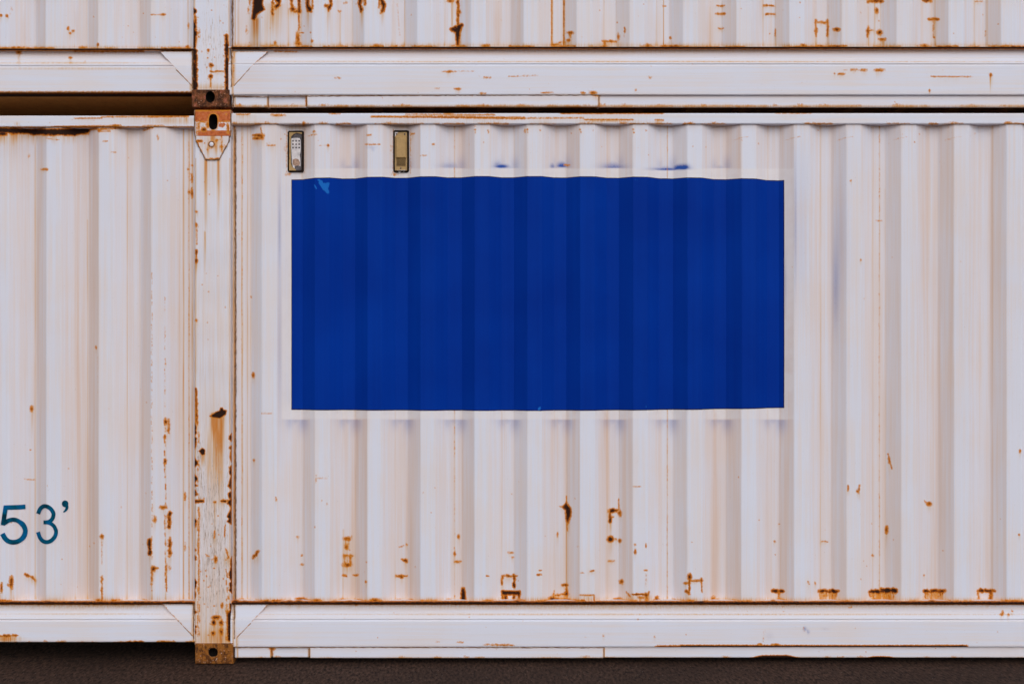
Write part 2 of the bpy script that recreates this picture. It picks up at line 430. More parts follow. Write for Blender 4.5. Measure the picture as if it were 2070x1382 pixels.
def bend_lines(starts, y0, y1, a=.3):
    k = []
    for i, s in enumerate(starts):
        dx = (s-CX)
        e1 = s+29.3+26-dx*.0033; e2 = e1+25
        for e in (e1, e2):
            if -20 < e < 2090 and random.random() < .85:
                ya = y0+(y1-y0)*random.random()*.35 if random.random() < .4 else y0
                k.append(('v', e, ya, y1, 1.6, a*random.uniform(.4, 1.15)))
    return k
def fold_dust_shade(starts, y0, y1, a):
    """dust tint and painted facet shade in the folds, strongest on left-facing slopes"""
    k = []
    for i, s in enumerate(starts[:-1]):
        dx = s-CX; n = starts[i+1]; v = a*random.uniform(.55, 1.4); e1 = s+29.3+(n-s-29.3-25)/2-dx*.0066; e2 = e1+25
        k += [('r', 'grime_shade', s+29.6, y0, n-.3, y1, v*.6, 1.), ('r', 'grime_shade', e1, y0, e2, y1, v*.9, 1.), ('r', 'grime_shade', e2, y0, n-.3, y1, v*1.25, 1.)]  # facet shade painted into the tint, most on left-facing slopes
        k += [('g', 'grime_shade', random.choice((e1, e2))+random.uniform(-3, 3), random.uniform(y0, y1), random.uniform(3, 9), (y1-y0)*random.uniform(.2, .5), v*.8) for _ in range(2)]
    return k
def ledge_rust(x0, x1, y, s=.9):
    k = []; x = x0
    while x < x1:
        ln = random.uniform(10, 60)
        if random.random() < .75: k.append(('l', x, y+random.uniform(-1, .6), x+ln, y+random.uniform(-1, .6), random.uniform(1.6, 3), s*random.uniform(.6, 1.05), 2.4))
        if random.random() < .35: k.append(('b', x+ln*.5, y-1.5, random.uniform(3, 9), random.uniform(1.5, 3.2), s))
        x += ln*random.uniform(.9, 1.9)
    return k

# ---- marks on the lower container's right-hand side sheet
LR = bend_lines(LOW_R, 250, 1215)+ledge_rust(473, 2090, 1214)
for sx in (919, 1349, 1777.5): LR += [('v', sx, 250, 1216, 1.2, .5)]+chain(sx, 262, sx, 1212, 36, .3, 4, 1., .5)
LR += [('v', 489.5, 255, 1216, 1.6, .6), ('v', 474, 255, 1216, 3.2, .85), ('v', 500, 255, 1216, 1.3, .5), ('v', 507, 255, 1216, 1.2, .35)]
LR += chain(489.5, 260, 489.5, 1212, 40, .5, 4, .8, .5)
LR += [('l', 511, 1127, 523, 1113, 4), ('b', 558, 1008, 1, 3, .8), ('l', 639, 960, 639, 976, 1, .55), ('l', 639, 966, 661, 966, 1, .5),
 ('b', 602, 1085, 2, 1.5, .75), ('b', 610, 1122, 1.6, 1.6, .75), ('b', 610, 1140, 2.5, 1.6, .75), ('v', 694, 1070, 1210, 1.6, .55),
 ('b', 702, 1088, 6.5, 3.2, .85), ('l', 699, 1088, 699, 1106, 2, .7), ('l', 706, 1088, 703, 1104, 2, .6), ('b', 700, 1105, 3.5, 4, .85),
 ('l', 695, 1122, 712, 1122, 2.5, .9), ('l', 697, 1122, 697, 1142, 2, .75), ('l', 709, 1122, 709, 1142, 3, .85), ('l', 703, 1124, 703, 1140, 1.5, .6), ('b', 702, 1141, 7.5, 3.5, .9), ('s', 702, 1140, 1170, 7, .55),
 ('l', 694, 1162, 700, 1163, 2.4), ('l', 714, 1162, 722, 1162, 1.5, .85), ('l', 808, 1105, 815, 1102, 1.5, .7), ('b', 822, 1100, 1.3, 1.3), ('p', [(811, 1129), (824, 1130), (823, 1136), (818, 1135)]), ('s', 820, 1136, 1160, 6, .4),
 ('l', 801, 1163, 824, 1163, 2.4, 1), ('b', 812, 1165, 2.5, 2.5), ('b', 927, 1084, 2, 3.2), ('b', 919, 1118, 1.6, 3), ('l', 919, 1134, 930, 1134, 2.2, .8),
 ('p', [(933, 1188), (939, 1187), (942, 1213), (931, 1213)], 1.1), ('b', 609, 1212, 10, 4, 1.1), ('b', 722, 1213, 5, 2.2), ('b', 829, 1213, 5, 2.2), ('b', 692, 1211, 4, 2, .8), ('b', 806, 1212, 4, 2, .8), ('b', 907, 1212, 3, 2, .9),
 ('l', 983, 1163, 988, 1163, 1.6, 1), ('b', 740, 1175, 1.6, 1.6, .9), ('b', 741, 1136, .9, .9, .7), ('b', 661, 1018, 1, 1.4, .7),
 ('l', 1015, 1163, 1046, 1164, 2.6), ('l', 1015, 1163, 1015, 1180, 2.4), ('l', 1039, 1162, 1039, 1184, 3.4), ('p', [(1014, 1193), (1052, 1194), (1052, 1201), (1014, 1202)], 1.1), ('l', 1016, 1195, 1016, 1213, 3), ('p', [(1018, 1203), (1026, 1200), (1027, 1213), (1018, 1213)], .85), ('l', 1039, 1196, 1039, 1213, 3.4), ('l', 1049, 1196, 1049, 1207, 4), ('s', 1027, 1166, 1192, 13, .35),
 ('b', 1032, 1116, 4, 1.6, .75), ('b', 1036, 1126, 2, 1.6, .75), ('l', 1090, 1152, 1095, 1152, 1.3, .9), ('l', 1087, 1161, 1094, 1160, 1.6, .9),
 ('v', 1145, 1000, 1200, 1.4, .7), ('l', 1145, 1003, 1145, 1020, 1.2, .85), ('p', [(1136, 1024), (1145, 1015), (1154, 1027), (1155, 1038), (1149, 1057), (1144, 1052), (1143, 1031)], 1.), ('l', 1146, 1057, 1147, 1072, 1.2, .9), ('l', 1131, 1023, 1140, 1024, 1.2, .8), ('b', 1127, 1080, 1, 3, .85), ('s', 1148, 1057, 1090, 5, .5),
 ('l', 1231, 1032, 1249, 1031, 5.5, .95), ('l', 1233.5, 1030, 1233.5, 1053, 4, .95), ('l', 1234, 1045, 1241, 1044, 2.4), ('b', 1253, 1037, 2.6, 4.5), ('l', 1251, 1008, 1251, 1030, 1.2, .85), ('s', 1234, 1053, 1090, 2.5, .8),
 ('b', 1234, 1089, 6.5, 6, .95), ('b', 1253, 1092, 2.5, 2.6), ('b', 1245, 1089, 1, 1), ('l', 1231, 1133, 1241, 1133, 2, .62), ('b', 1256, 1175, 4, 4.5, .85), ('s', 1234, 1096, 1135, 7, .35),
 ('l', 1137, 1182, 1147, 1182, 2.4), ('l', 1145, 1181, 1145, 1200, 2.6), ('l', 1121, 1202, 1148, 1200, 3), ('b', 1117, 1209, 6, 3, 1.1), ('l', 1115, 1211, 1150, 1212, 4), ('b', 1145, 1199, 4, 4, 1), ('l', 1119, 1194, 1119, 1206, 2, .8),
 ('l', 1172, 1202, 1201, 1202, 1.3, .95), ('l', 1201, 1202, 1201, 1213, 1.3, .95), ('l', 1192, 1154, 1201, 1153, 1.5, .95), ('l', 1173, 1157, 1181, 1157, 1.3, .7), ('l', 1280, 983, 1295, 983, 1, .62), ('b', 1284, 1114, 1.6, 3.6, .95), ('b', 1284, 1100, 1.4, 1.6, .8), ('l', 1306, 1098, 1306, 1106, 1.2, .8), ('l', 1302, 1152, 1308, 1152, 1.6),
 ('l', 1277, 1201, 1308, 1201, 1.8), ('b', 1306, 1201, 3, 3), ('l', 1307, 1201, 1307, 1213, 1.8), ('l', 1312, 1194, 1310, 1203, 2), ('l', 1267, 1196, 1274, 1206, 1.8, .8), ('b', 1296, 1207, 4, 1.6), ('l', 1306, 1160, 1306, 1185, 1, .5),
 ('b', 1328, 1210, 3.4, 5, .9), ('b', 1362, 1213, 3, 3, .8), ('b', 1442, 1210, 3, 5, .85), ('b', 1250, 1211, 7, 3),
 ('l', 1394, 1160, 1393, 1200, 2.4), ('b', 1394, 1165, 4, 5.5), ('l', 1394, 1173, 1418, 1172, 1.8), ('b', 1418, 1172, 2, 3), ('l', 1418, 1172, 1419, 1196, 1.4, .9), ('b', 1386, 1178, 3, 1.6), ('b', 1388, 1194, 3, 2), ('l', 1389, 1193, 1392, 1201, 1.6),
 ('l', 1562, 1194, 1582, 1194, 4.6), ('l', 1574, 1195, 1574, 1213, 3, .85), ('l', 1574, 1211, 1586, 1211, 2, .8), ('l', 1655, 1194, 1695, 1194, 5.4, 1.08), ('l', 1758, 1195, 1785, 1195, 5.4, 1.08), ('l', 1782, 1192, 1810, 1193, 7, 1.08), ('l', 1869, 1194, 1910, 1194, 5.4, 1.05), ('l', 1977, 1193, 2011, 1193, 5, 1.),
 ('l', 1978, 1196, 1978, 1213, 2.4, .8), ('l', 2003, 1195, 2003, 1213, 5, .85)]
for a, b in ((1657, 1694), (1759, 1809), (1871, 1908)):
    for x in np.arange(a, b, 4.2): LR += [('l', x, 1197, x+random.uniform(-.5, .5), 1197+random.uniform(6, 17), 2., random.uniform(.55, .85), 2.2)]
    LR += [('g', 'stain_shade', (a+b)/2, 1203, (b-a)/2, 8, .55)]
LR += [('l', 1714, 980, 1714, 991, 2, .95), ('l', 1737, 981, 1736, 998, 1.6, .9), ('b', 1733, 992, 1.4, 2), ('b', 1878, 1018, 4.2, 3), ('l', 1869, 1011, 1872, 1016, 1.4, .8), ('b', 1792, 1070, 2.4, 6), ('s', 1792, 1076, 1120, 1.6, .5), ('b', 1764, 1122, 1.8, 1.8, .75), ('l', 1660, 1094, 1673, 1094, 1.5, .8), ('b', 1566, 1094, 1.3, 1.5, .9), ('b', 1634, 1176, 1, 1.6, .8), ('b', 1648, 1178, 1, 1.6, .8), ('b', 1868, 1162, 1.4, 1.4, .8), ('l', 1795, 917, 1803, 948, 1.4, .85), ('b', 1797, 929, 1.4, 5, .9), ('b', 2060, 1080, 1, 1), ('b', 2062, 911, 1.4, 2.4), ('b', 1740, 525, 1, 1, .9), ('b', 1720, 365, .9, .9, .9),
 ('b', 523, 274, 9, 2.2, 1.05), ('b', 519, 280, 6, 2, 1), ('b', 530, 278, 3, 3, .9), ('l', 527, 258, 529, 272, 1.2, .8), ('l', 540, 294, 556, 294, 1.1, .8), ('l', 622, 275, 640, 272, 1, .6), ('b', 634, 266, 2, 1.5, .8), ('b', 663, 294, 1.6, 1.6), ('l', 645, 294, 660, 294, .8, .45), ('l', 738, 292, 768, 292, 1, .75), ('l', 742, 274, 750, 273, 1, .8), ('b', 834, 271, 3, 1.3, .8), ('b', 876, 292, 2, 1, .8), ('l', 850, 315, 862, 314, 1, .6), ('b', 1146, 334, 4, 1.2, .85), ('l', 1061, 262, 1061, 268, 2, .8), ('l', 529, 835, 552, 835, 1, .62),
 ('b', 512, 758, 2, 4, .95), ('b', 513, 930, 1.3, 2, .8), ('b', 508, 600, 1.2, 1.6, .7), ('b', 1777, 446, 4, 1, .62)]
for x in (960, 1066, 1173, 1280): LR += [('b', x, 262, .9, .9, .8), ('b', x+1, 268, .9, .9, .7), ('b', x+26, 264, .9, .9, .7)]
for x in (1499, 1605, 1711, 1822, 1929): LR += [('l', x-18, 284, x-2, 279, .8, .42), ('l', x-2, 279, x+14, 276, .8, .42)]
LR += specks(480, 960, 2080, 1210, 70, .72, (.6, 1.4))+specks(480, 255, 2080, 300, 60, .7, (.6, 1.3))+specks(480, 300, 2080, 960, 40, .55, (.6, 1.1))
LR += [('g', 'stain_shade', 500, 735, 22, 700, .07), ('g', 'grime_shade', 500, 735, 20, 700, .42), ('g', 'stain_shade', 1275, 1214, 2000, 9, .20), ('g', 'grime_shade', 1660, 560, 40, 240, .10), ('g', 'grime_shade', 1275, 252, 2000, 9, .35), ('g', 'stain_shade', 570, 280, 60, 40, .12), ('g', 'stain_shade', 700, 1150, 40, 60, .1), ('g', 'stain_shade', 1140, 1150, 40, 90, .1)]  # the film along the top edge also paints in shade under the top rail
for v, hh in ((582, 0), (797, 0)): LR += [('b', v+1, 352, 5, 3, .55), ('g', 'stain_shade', v+15, 306, 26, 52, .22), ('b', v-6, 300, 2, 6, .35), ('l', v-2, 262, v-2, 350, 2, .5), ('l', v+33, 262, v+33, 350, 2, .42)]
# repainted frame round the blue panel and the blue overspray beyond it
LR += [('r', 'fresh', 570, 341, 1604, 846, 1, 3)]
for i, s in enumerate(LOW_R[:11]):
    c = s+29+39-(s-CX)*.0033
    if 590 < c < 1590: LR += [('ct', c-13, 849, 9, 16, .22), ('ct', c+14, 849, 12, 24, .30), ('ct', c, 849, 24, 9, .22)]
    if 660 < c < 1560: LR += [('cb', c-12, 339, 7, 16, .16), ('cb', c+14, 339, 9, 20, .24), ('cb', c, 339, 20, 5, .2)]
LR += [('cb', 1014, 338, 13, 5, 1.2), ('cb', 1007, 338, 9, 10, .6), ('cb', 1136, 337, 10, 8, 1.), ('cb', 1117, 338, 5, 7, .6), ('cb', 1240, 339, 24, 9, .6), ('cb', 1376, 341, 15, 7, 1.3), ('cb', 1384, 339, 9, 6, 1.2), ('cb', 1350, 343, 30, 4, .9), ('cb', 910, 338, 20, 9, .35), ('ct', 598, 850, 8, 6, .25), ('g', 'blue', 565, 460, 2.5, 80, .42), ('g', 'blue', 565, 700, 4, 140, .25), ('g', 'blue', 1608, 450, 2.5, 130, .42), ('g', 'blue', 1620, 460, 14, 150, .15), ('g', 'blue', 1689, 585, 6, 75, .30), ('g', 'grime_shade', 1692, 520, 12, 170, .35), ('g', 'blue', 1691, 560, 10, 110, .12), ('g', 'blue', 1700, 470, 16, 140, .15), ('g', 'blue', 750, 298, 9, 3, .25), ('g', 'blue', 754, 303, 3, 3, .25), ('g', 'blue', 1588, 570, 2, 60, .3)]
# ---- left-hand sheet of the lower container
LL = bend_lines(LOW_L, 258, 1215, .4)+ledge_rust(-20, 392, 1214.5)
LL += [('v', 371, 262, 1216, 1.4, .65), ('v', 382, 262, 1216, 1.5, .6), ('v', 389.5, 262, 1216, 1.5, .55)]+chain(382, 280, 382, 1210, 40, .4, 4, 1., .55)
LL += [('b', random.uniform(-5, 180), random.uniform(265, 271), random.uniform(3, 10), random.uniform(2, 5), random.uniform(.9, 1.4)) for _ in range(34)]
LL += [('p', [(-10, 258), (60, 262), (140, 261), (175, 259), (182, 263), (178, 268), (150, 273), (110, 272), (60, 270), (10, 268), (-10, 268)], 1.3), ('l', 182, 262, 310, 256, 1.8, .95), ('l', 205, 261, 200, 265, 3), ('l', 290, 264, 309, 259, 1.2, .8), ('l', 95, 280, 120, 283, 1, .6), ('l', 200, 266, 222, 265, 1, .7), ('l', 208, 286, 218, 285, 1, .7), ('l', 225, 308, 235, 308, 1.4, .7), ('l', 84, 342, 95, 342, 1.8, .95), ('b', 59, 316, 1.6, 3, .5), ('b', 319, 277, 2, 4, .5),
 ('b', 64, 826, 2.6, 4.4, .95), ('s', 65, 830, 890, 2.4, .7), ('b', 194, 702, 1.2, 2, .9), ('l', 198, 720, 198, 800, 1, .3), ('b', 334, 735, 1, 1, .8),
 ('b', 335, 852, 3, 5), ('l', 341, 848, 341, 875, 2.4, .9), ('b', 333, 883, 2, 3), ('b', 334, 932, 2.4, 4), ('b', 23, 1176, 3.2, 10, 1), ('s', 22, 1184, 1212, 2.4, .9), ('b', 16, 1182, 2, 2, .7), ('b', 3, 1187, 1.6, 8, .95), ('l', 52, 1161, 66, 1166, 2.8, .85), ('l', 66, 1166, 72, 1173, 4, .95), ('b', 206, 1084, 3, 4, .9), ('l', 206, 1090, 206, 1140, 1, .5), ('l', 206, 1162, 206, 1172, 1.6, .95), ('l', 206, 1175, 206, 1216, 1.6, .95),
 ('l', 302, 1092, 303, 1118, 5, 1.05), ('s', 303, 1120, 1160, 2, .6), ('l', 343, 1036, 342, 1066, 5.5, .9), ('l', 344, 1086, 343, 1122, 6, .82), ('b', 343, 1147, 2.4, 4, .6), ('b', 342, 1050, 2.6, 6, 1.05), ('b', 310, 1149, 4.4, 4.6, 1), ('b', 316, 1148, 3, 1.4, .9), ('l', 307, 1152, 307, 1180, 2, .8), ('b', 330, 1025, 6, 2.4, .95), ('b', 313, 1049, 2, 5, .95), ('b', 374, 1003, 1.6, 6, .85), ('b', 374, 1105, 1.3, 6, .7), ('l', 50, 968, 70, 969, 1.4, .62), ('b', 336, 1148, 1.6, 6, .9), ('l', 336, 1155, 337, 1195, 1.3, .8),
 ('b', 388, 360, 1.3, 7, 1), ('b', 388, 390, 1.5, 8, 1), ('b', 382, 388, 1.6, 2), ('b', 381, 342, 1.3, 1.3), ('b', 389, 335, 1.2, 1.4)]
LL += chain(307, 540, 307, 1190, 54, .8, 5, .8, .58)+chain(334, 850, 335, 1190, 30, 1.6, 6, 1.2, .82)+chain(333, 600, 334, 860, 14, .6, 6, .8, .55)+[('v', 307, 1140, 1212, 2, .4), ('v', 335, 880, 1212, 2.4, .35)]
LL += specks(0, 900, 380, 1210, 30, .7, (.6, 1.4))+specks(0, 262, 380, 900, 25, .55, (.6, 1.2))
LL += [('g', 'stain_shade', 368, 620, 18, 420, .10), ('g', 'grime_shade', 350, 760, 40, 420, .30), ('g', 'grime_shade', 375, 700, 16, 600, .3), ('g', 'stain_shade', 180, 1214, 400, 12, .35), ('g', 'grime_shade', 160, 640, 200, 330, .14), ('g', 'stain_shade', 70, 520, 18, 240, .12), ('g', 'stain_shade', 20, 272, 30, 60, .35), ('g', 'blue', 185, 290, 18, 30, .10), ('g', 'blue', 60, 300, 60, 30, .06), ('g', 'grime_shade', 180, 260, 400, 8, .3), ('g', 'grime_shade', 182, 520, 10, 200, .3)]  # film along the top edge also carries painted shade under the rail
# ---- upper container
UR = bend_lines(UP_R, -10, 94, .42)+ledge_rust(470, 2090, 94.5, .85)
UR += [('v', 464, -10, 95, 2, .8), ('v', 475, -10, 95, 1.3, .6), ('v', 482, -10, 95, 1.3, .5), ('p', [(513, -12), (535, -12), (530, 8), (535, 20), (524, 26), (519, 30), (515, 42), (509, 39), (511, 20)], 1.15), ('s', 516, 40, 100, 6, 1.), ('s', 560, 10, 95, 18, .5), ('b', 505, 0, 2, 8, .7), ('b', 502, 22, 1.6, 6, .6), ('b', 499, 62, 2, 6, .5),
 ('l', 551, -5, 551, 30, 2.4, 1), ('p', [(554, 0), (561, -12), (568, -5), (566, 12), (557, 20), (554, 14), (561, 6)], 1), ('l', 587, -6, 592, 18, 3.2, .95), ('b', 592, 19, 5, 4, .95), ('l', 604, -8, 605, 24, 4), ('l', 590, 23, 607, 23, 3, .9), ('l', 604, 24, 604, 60, 1.8, .9), ('b', 602, 77, 3.4, 11, .82), ('b', 603, 89, 4.4, 3, .95), ('l', 606, 67, 614, 67, 1.6, .9), ('s', 602, 85, 100, 8, .6),
 ('p', [(619, -8), (625, -8), (625, 12), (631, 18), (630, 25), (622, 24), (618, 12)], 1), ('l', 632, -4, 632, 18, 2, .9), ('s', 622, 20, 80, 4, .7), ('p', [(665, -10), (671, -6), (671, 12), (664, 24), (662, 16), (667, 8)], 1), ('b', 660, 12, 3.4, 2.4, 1), ('s', 664, 24, 90, 4, .6), ('b', 687, 24, 2, 2, .7), ('b', 698, 6, 3, 2, .6),
 ('p', [(727, -10), (733, -6), (730, 10), (734, 20), (729, 26), (724, 8)], 1), ('l', 738, -5, 738, 10, 3, .95), ('s', 731, 20, 75, 4, .7), ('p', [(766, -4), (775, 0), (780, 10), (776, 24), (769, 28), (772, 14)], 1), ('l', 766, -8, 766, 18, 2, .95), ('s', 774, 24, 60, 4, .5), ('b', 556, 88, 1.8, 4, .8), ('b', 631, 83, 1.4, 2.2), ('l', 803, 8, 808, 74, .9, .4),
 ('l', 926, -10, 926, 52, 3, 1.05), ('b', 928, 24, 2.6, 3), ('p', [(909, 60), (934, 48), (935, 54), (931, 63), (928, 93), (923, 93), (920, 66), (911, 63)], 1.), ('l', 913, 58, 934, 51, 4.5, 1.1), ('s', 926, 55, 110, 7, .95), ('v', 914, -10, 55, 1.3, .8), ('l', 905, 2, 916, 2, 3, .8), ('s', 918, 0, 50, 9, .35),
 ('l', 1115.5, -10, 1115.5, 93, 1.4, .9), ('l', 1140, -10, 1140, 92, 1.4, .9), ('v', 1115.5, -10, 95, 2.4, .7), ('v', 1140, -10, 95, 2.4, .7), ('l', 1116, 91, 1128, 91, 2, .9), ('b', 1153, 67, 4.4, 2.2, 1.05), ('l', 1153, 67, 1152, 80, 2.2, .8), ('b', 1149, 82, 3, 2.2, .95), ('l', 1131, 86, 1145, 85, 1.6, .75), ('l', 1218, 84, 1246, 84, 2.4, .9), ('l', 1223, 84, 1223, 93, 3.4, .8), ('b', 1250, 74, 2, 5, .8), ('v', 1341, -10, 95, 1.3, .8), ('l', 1263, 56, 1263, 64, 1.6, 1), ('l', 1263, 64, 1262, 76, .7, .5), ('b', 1355, 77, 1.4, 1.8),
 ('l', 1448, 12, 1465, 12, 1.6, .9), ('l', 1447, 28, 1464, 28, 2.2, .9), ('l', 1452, 58, 1462, 58, 1.5, .8), ('l', 1340, 13, 1346, 13, 1.6, .8), ('l', 1545, 12, 1564, 12, 1.8, .9), ('l', 1548, 29, 1567, 29, 1.8, .95), ('l', 1567, 60, 1567, 74, 1.6, .8), ('l', 1649, 42, 1649, 74, 2, .85), ('b', 1650, 62, 2.4, 4, .85), ('l', 1653, 45, 1674, 46, 2.2, .9), ('l', 1673, 42, 1673, 72, 2.2, .9), ('b', 1691, 60, 5, 2.6, 1.1), ('s', 1689, 62, 92, 3, .5),
 ('l', 1754, 3, 1783, 3, 5, .95), ('v', 1768, -10, 95, 1.3, .8), ('b', 1772, 22, 2.4, 4), ('s', 1772, 25, 50, 2, .5), ('l', 1755, 54, 1754, 75, 3.4, .9), ('l', 1755, 62, 1765, 62, 2.4, .75), ('b', 1778, 66, 5.4, 5, .85), ('b', 1784, 80, 5.4, 2.2, 1), ('s', 1784, 82, 100, 5, .7), ('l', 1866, 2, 1882, 2, 4, .9), ('l', 1877, 40, 1896, 39, 3.4, 1.05), ('l', 1887, 42, 1887, 76, 1.6, .7), ('s', 1890, 42, 92, 6, .45), ('b', 1888, 76, 1.3, 1.3), ('l', 1972, 3, 1986, 3, 2, .6), ('b', 1992, 68, 1.2, 4, .62)]
UR += specks(480, 0, 2080, 92, 60, .65, (.6, 1.3))+[('g', 'stain_shade', 1275, 94, 2000, 8, .35), ('g', 'stain_shade', 520, 60, 40, 60, .3), ('g', 'grime_shade', 490, 40, 20, 100, .3)]
UL = bend_lines(UP_L, -10, 97, .25)+ledge_rust(-20, 390, 97.5, .85)
UL += [('v', 380, -10, 98, 1.5, .5), ('v', 386, -10, 98, 1.4, .4), ('l', 305, 30, 333, 30, 1.4, .75), ('b', 330, 30, 3, 1.4), ('b', 138, 58, 1.6, 2.2), ('b', 148, 63, 2, 1.6), ('b', 142, 67, 1.6, 1.6), ('b', 2, 32, 2, 1.5), ('b', 14, 32, 2, 2), ('b', 24, 18, 2, 3, .5), ('b', 381, 52, 1, 4, .8), ('b', 379, 95, 2.4, 2), ('b', 198, 91, 1.4, 2), ('g', 'stain_shade', 190, 98, 400, 6, .3), ('g', 'grime_shade', 360, 40, 30, 90, .15)]
UL += specks(0, 0, 380, 95, 22, .6, (.6, 1.2))

LR += [('g', 'grime_shade', 1880, 620, 200, 380, .2), ('g', 'stain_shade', 1650, 640, 14, 260, .14), ('g', 'stain_shade', 1950, 560, 20, 300, .12), ('g', 'grime_shade', 600, 300, 120, 60, .1)]+[('g', 'stain_shade', s+68-(s-CX)*.0033, 254, 26, 6, .38) for s in LOW_R]+[('g', 'stain_shade', 1275, 1213, 3000, 7, .2)]  # brown spots atop each fold paint the top rail's shade
LR += fold_dust_shade(LOW_R, 250, 1250, .40); LL += fold_dust_shade(LOW_L, 250, 1250, .46); UR += fold_dust_shade(UP_R, -30, 100, .30); UL += fold_dust_shade(UP_L, -30, 100, .30)
# ---- posts
def edge_rot(x, y0, y1, n, w, side):
    k = []
    for i in range(n):
        y = random.uniform(y0, y1); h = random.uniform(4, 22)
        k.append(('p', [(x-side*3, y-h*.6), (x+side*random.uniform(0, w), y-h*.2), (x+side*random.uniform(.3*w, w), y+h*.3), (x-side*3, y+h*.7)], random.uniform(.8, 1.1), 2.2))
    return k
PL = [('g', 'grime_shade', 430, 1130, 60, 160, .14), ('g', 'stain_shade', 430, 1220, 60, 90, .18), ('v', 395, 320, 1300, 2, .4), ('v', 464.5, 320, 1300, 1.6, .35), ('s', 416, 322, 490, 3.4, 1.), ('s', 442, 322, 450, 3.6, .75), ('s', 414, 470, 580, 2.2, .6), ('s', 425, 326, 420, 16, .22), ('l', 397, 506, 397, 530, 2.6, 1.05), ('b', 397, 455, 1.6, 3, .9), ('b', 397, 428, 2, 1.4, .8), ('l', 398, 462, 398, 494, 1.4, .7), ('l', 396, 786, 397, 830, 3.4, 1.1), ('l', 397, 832, 398, 858, 3, 1), ('b', 397, 647, 1.6, 2, .8),
 ('p', [(424, 841), (436, 833), (445, 829), (446, 824), (450, 824), (452, 829), (458, 829), (456, 837), (445, 845), (432, 843)], 1.2, 2.4), ('s', 433, 838, 905, 6, 1.3), ('s', 446, 838, 935, 6, 1.5), ('s', 440, 842, 950, 9, .9), ('s', 441, 845, 1030, 10, .45), ('p', [(402, 911), (409, 905), (414, 909), (414, 918), (408, 919)], 1.15, 2.2), ('s', 410, 916, 945, 4.5, .8), ('p', [(394, 1010), (411, 1010), (412, 1014), (394, 1016)], 1.1), ('l', 447, 1012, 460, 1012, 3, 1.05), ('b', 434, 1014, 2, 1.4), ('s', 434, 1016, 1075, 1.5, .5), ('l', 434, 1072, 433, 1086, 1.6, .95), ('b', 436, 1130, 2.2, 4.6, 1.1), ('l', 416, 1120, 422, 1124, 2, .95), ('l', 402, 1025, 402, 1200, 1.3, .85), ('l', 455, 1060, 454, 1085, 1.2, .85), ('l', 456, 1108, 463, 1128, 1.8, .9),
 ('b', 437, 1247, 7, 3, 1.1), ('b', 432, 1257, 3.6, 5, 1.1), ('s', 433, 1258, 1290, 3, .9), ('b', 447, 1258, 4, 6, .9), ('b', 431, 1279, 3, 3.6, 1.1), ('b', 449, 1223, 2, 4, .95), ('p', [(459, 1238), (468, 1230), (469, 1296), (460, 1294)], 1.05), ('b', 447, 1276, 4, 7, .85), ('g', 'grime_shade', 432, 1300, 60, 12, .8), ('g', 'stain_shade', 440, 1290, 34, 26, .5),
 ('g', 'flake', 432, 1140, 60, 190, .50), ('g', 'flake', 432, 950, 60, 90, .22), ('g', 'flake', 400, 920, 8, 80, .3), ('g', 'grime_shade', 425, 640, 50, 200, .12), ('g', 'stain_shade', 425, 900, 60, 600, .22), ('g', 'stain_shade', 436, 930, 22, 80, .3)]
PL += edge_rot(395, 850, 905, 4, 4, 1)+edge_rot(395, 930, 1025, 8, 7, 1)+edge_rot(395, 1040, 1200, 8, 3.4, 1)+edge_rot(395, 1200, 1300, 4, 3, 1)+edge_rot(465, 860, 960, 5, 3, -1)+edge_rot(465, 962, 1050, 9, 7, -1)+edge_rot(466, 1130, 1240, 8, 4, -1)+edge_rot(467, 1240, 1298, 8, 8, -1)+chain(401, 850, 400, 1290, 16, 1.5, 8, .9, .75)
PL += chain(403, 1020, 402, 1290, 18, 1.5, 4, 1.2, .8)+chain(458, 1150, 460, 1290, 14, 3, 4, 1.8, .85)+specks(400, 1000, 460, 1295, 60, .85, (.6, 1.6))+specks(400, 330, 460, 1000, 26, .65, (.6, 1.3))
PU = [('g', 'flake', 428, 90, 50, 120, .38), ('v', 393, -10, 180, 2, .5), ('v', 463, -10, 180, 1.6, .5), ('l', 425, 145, 452, 145, 1.6, 1.05), ('b', 427, 132, 3.2, 3, 1.1), ('s', 427, 134, 178, 2, .7), ('b', 426, 155, 3.4, 3.4, 1.1), ('l', 426, 158, 426, 176, 1.3, .8), ('l', 458, 72, 458, 178, 5, 1.08), ('l', 394, 30, 395, 70, 3.4, .95), ('b', 393, 78, 4, 12, 1.1), ('l', 395, 108, 396, 176, 5, 1.05), ('b', 402, 66, 2, 6, .6), ('b', 421, 102, 1.4, 2), ('g', 'stain_shade', 428, 178, 40, 10, .5)]
PU += edge_rot(393, 20, 100, 12, 6, 1)+edge_rot(393, 100, 178, 16, 8, 1)+edge_rot(459, 80, 178, 14, 6, -1)+specks(400, 0, 455, 178, 40, .8, (.6, 1.4))

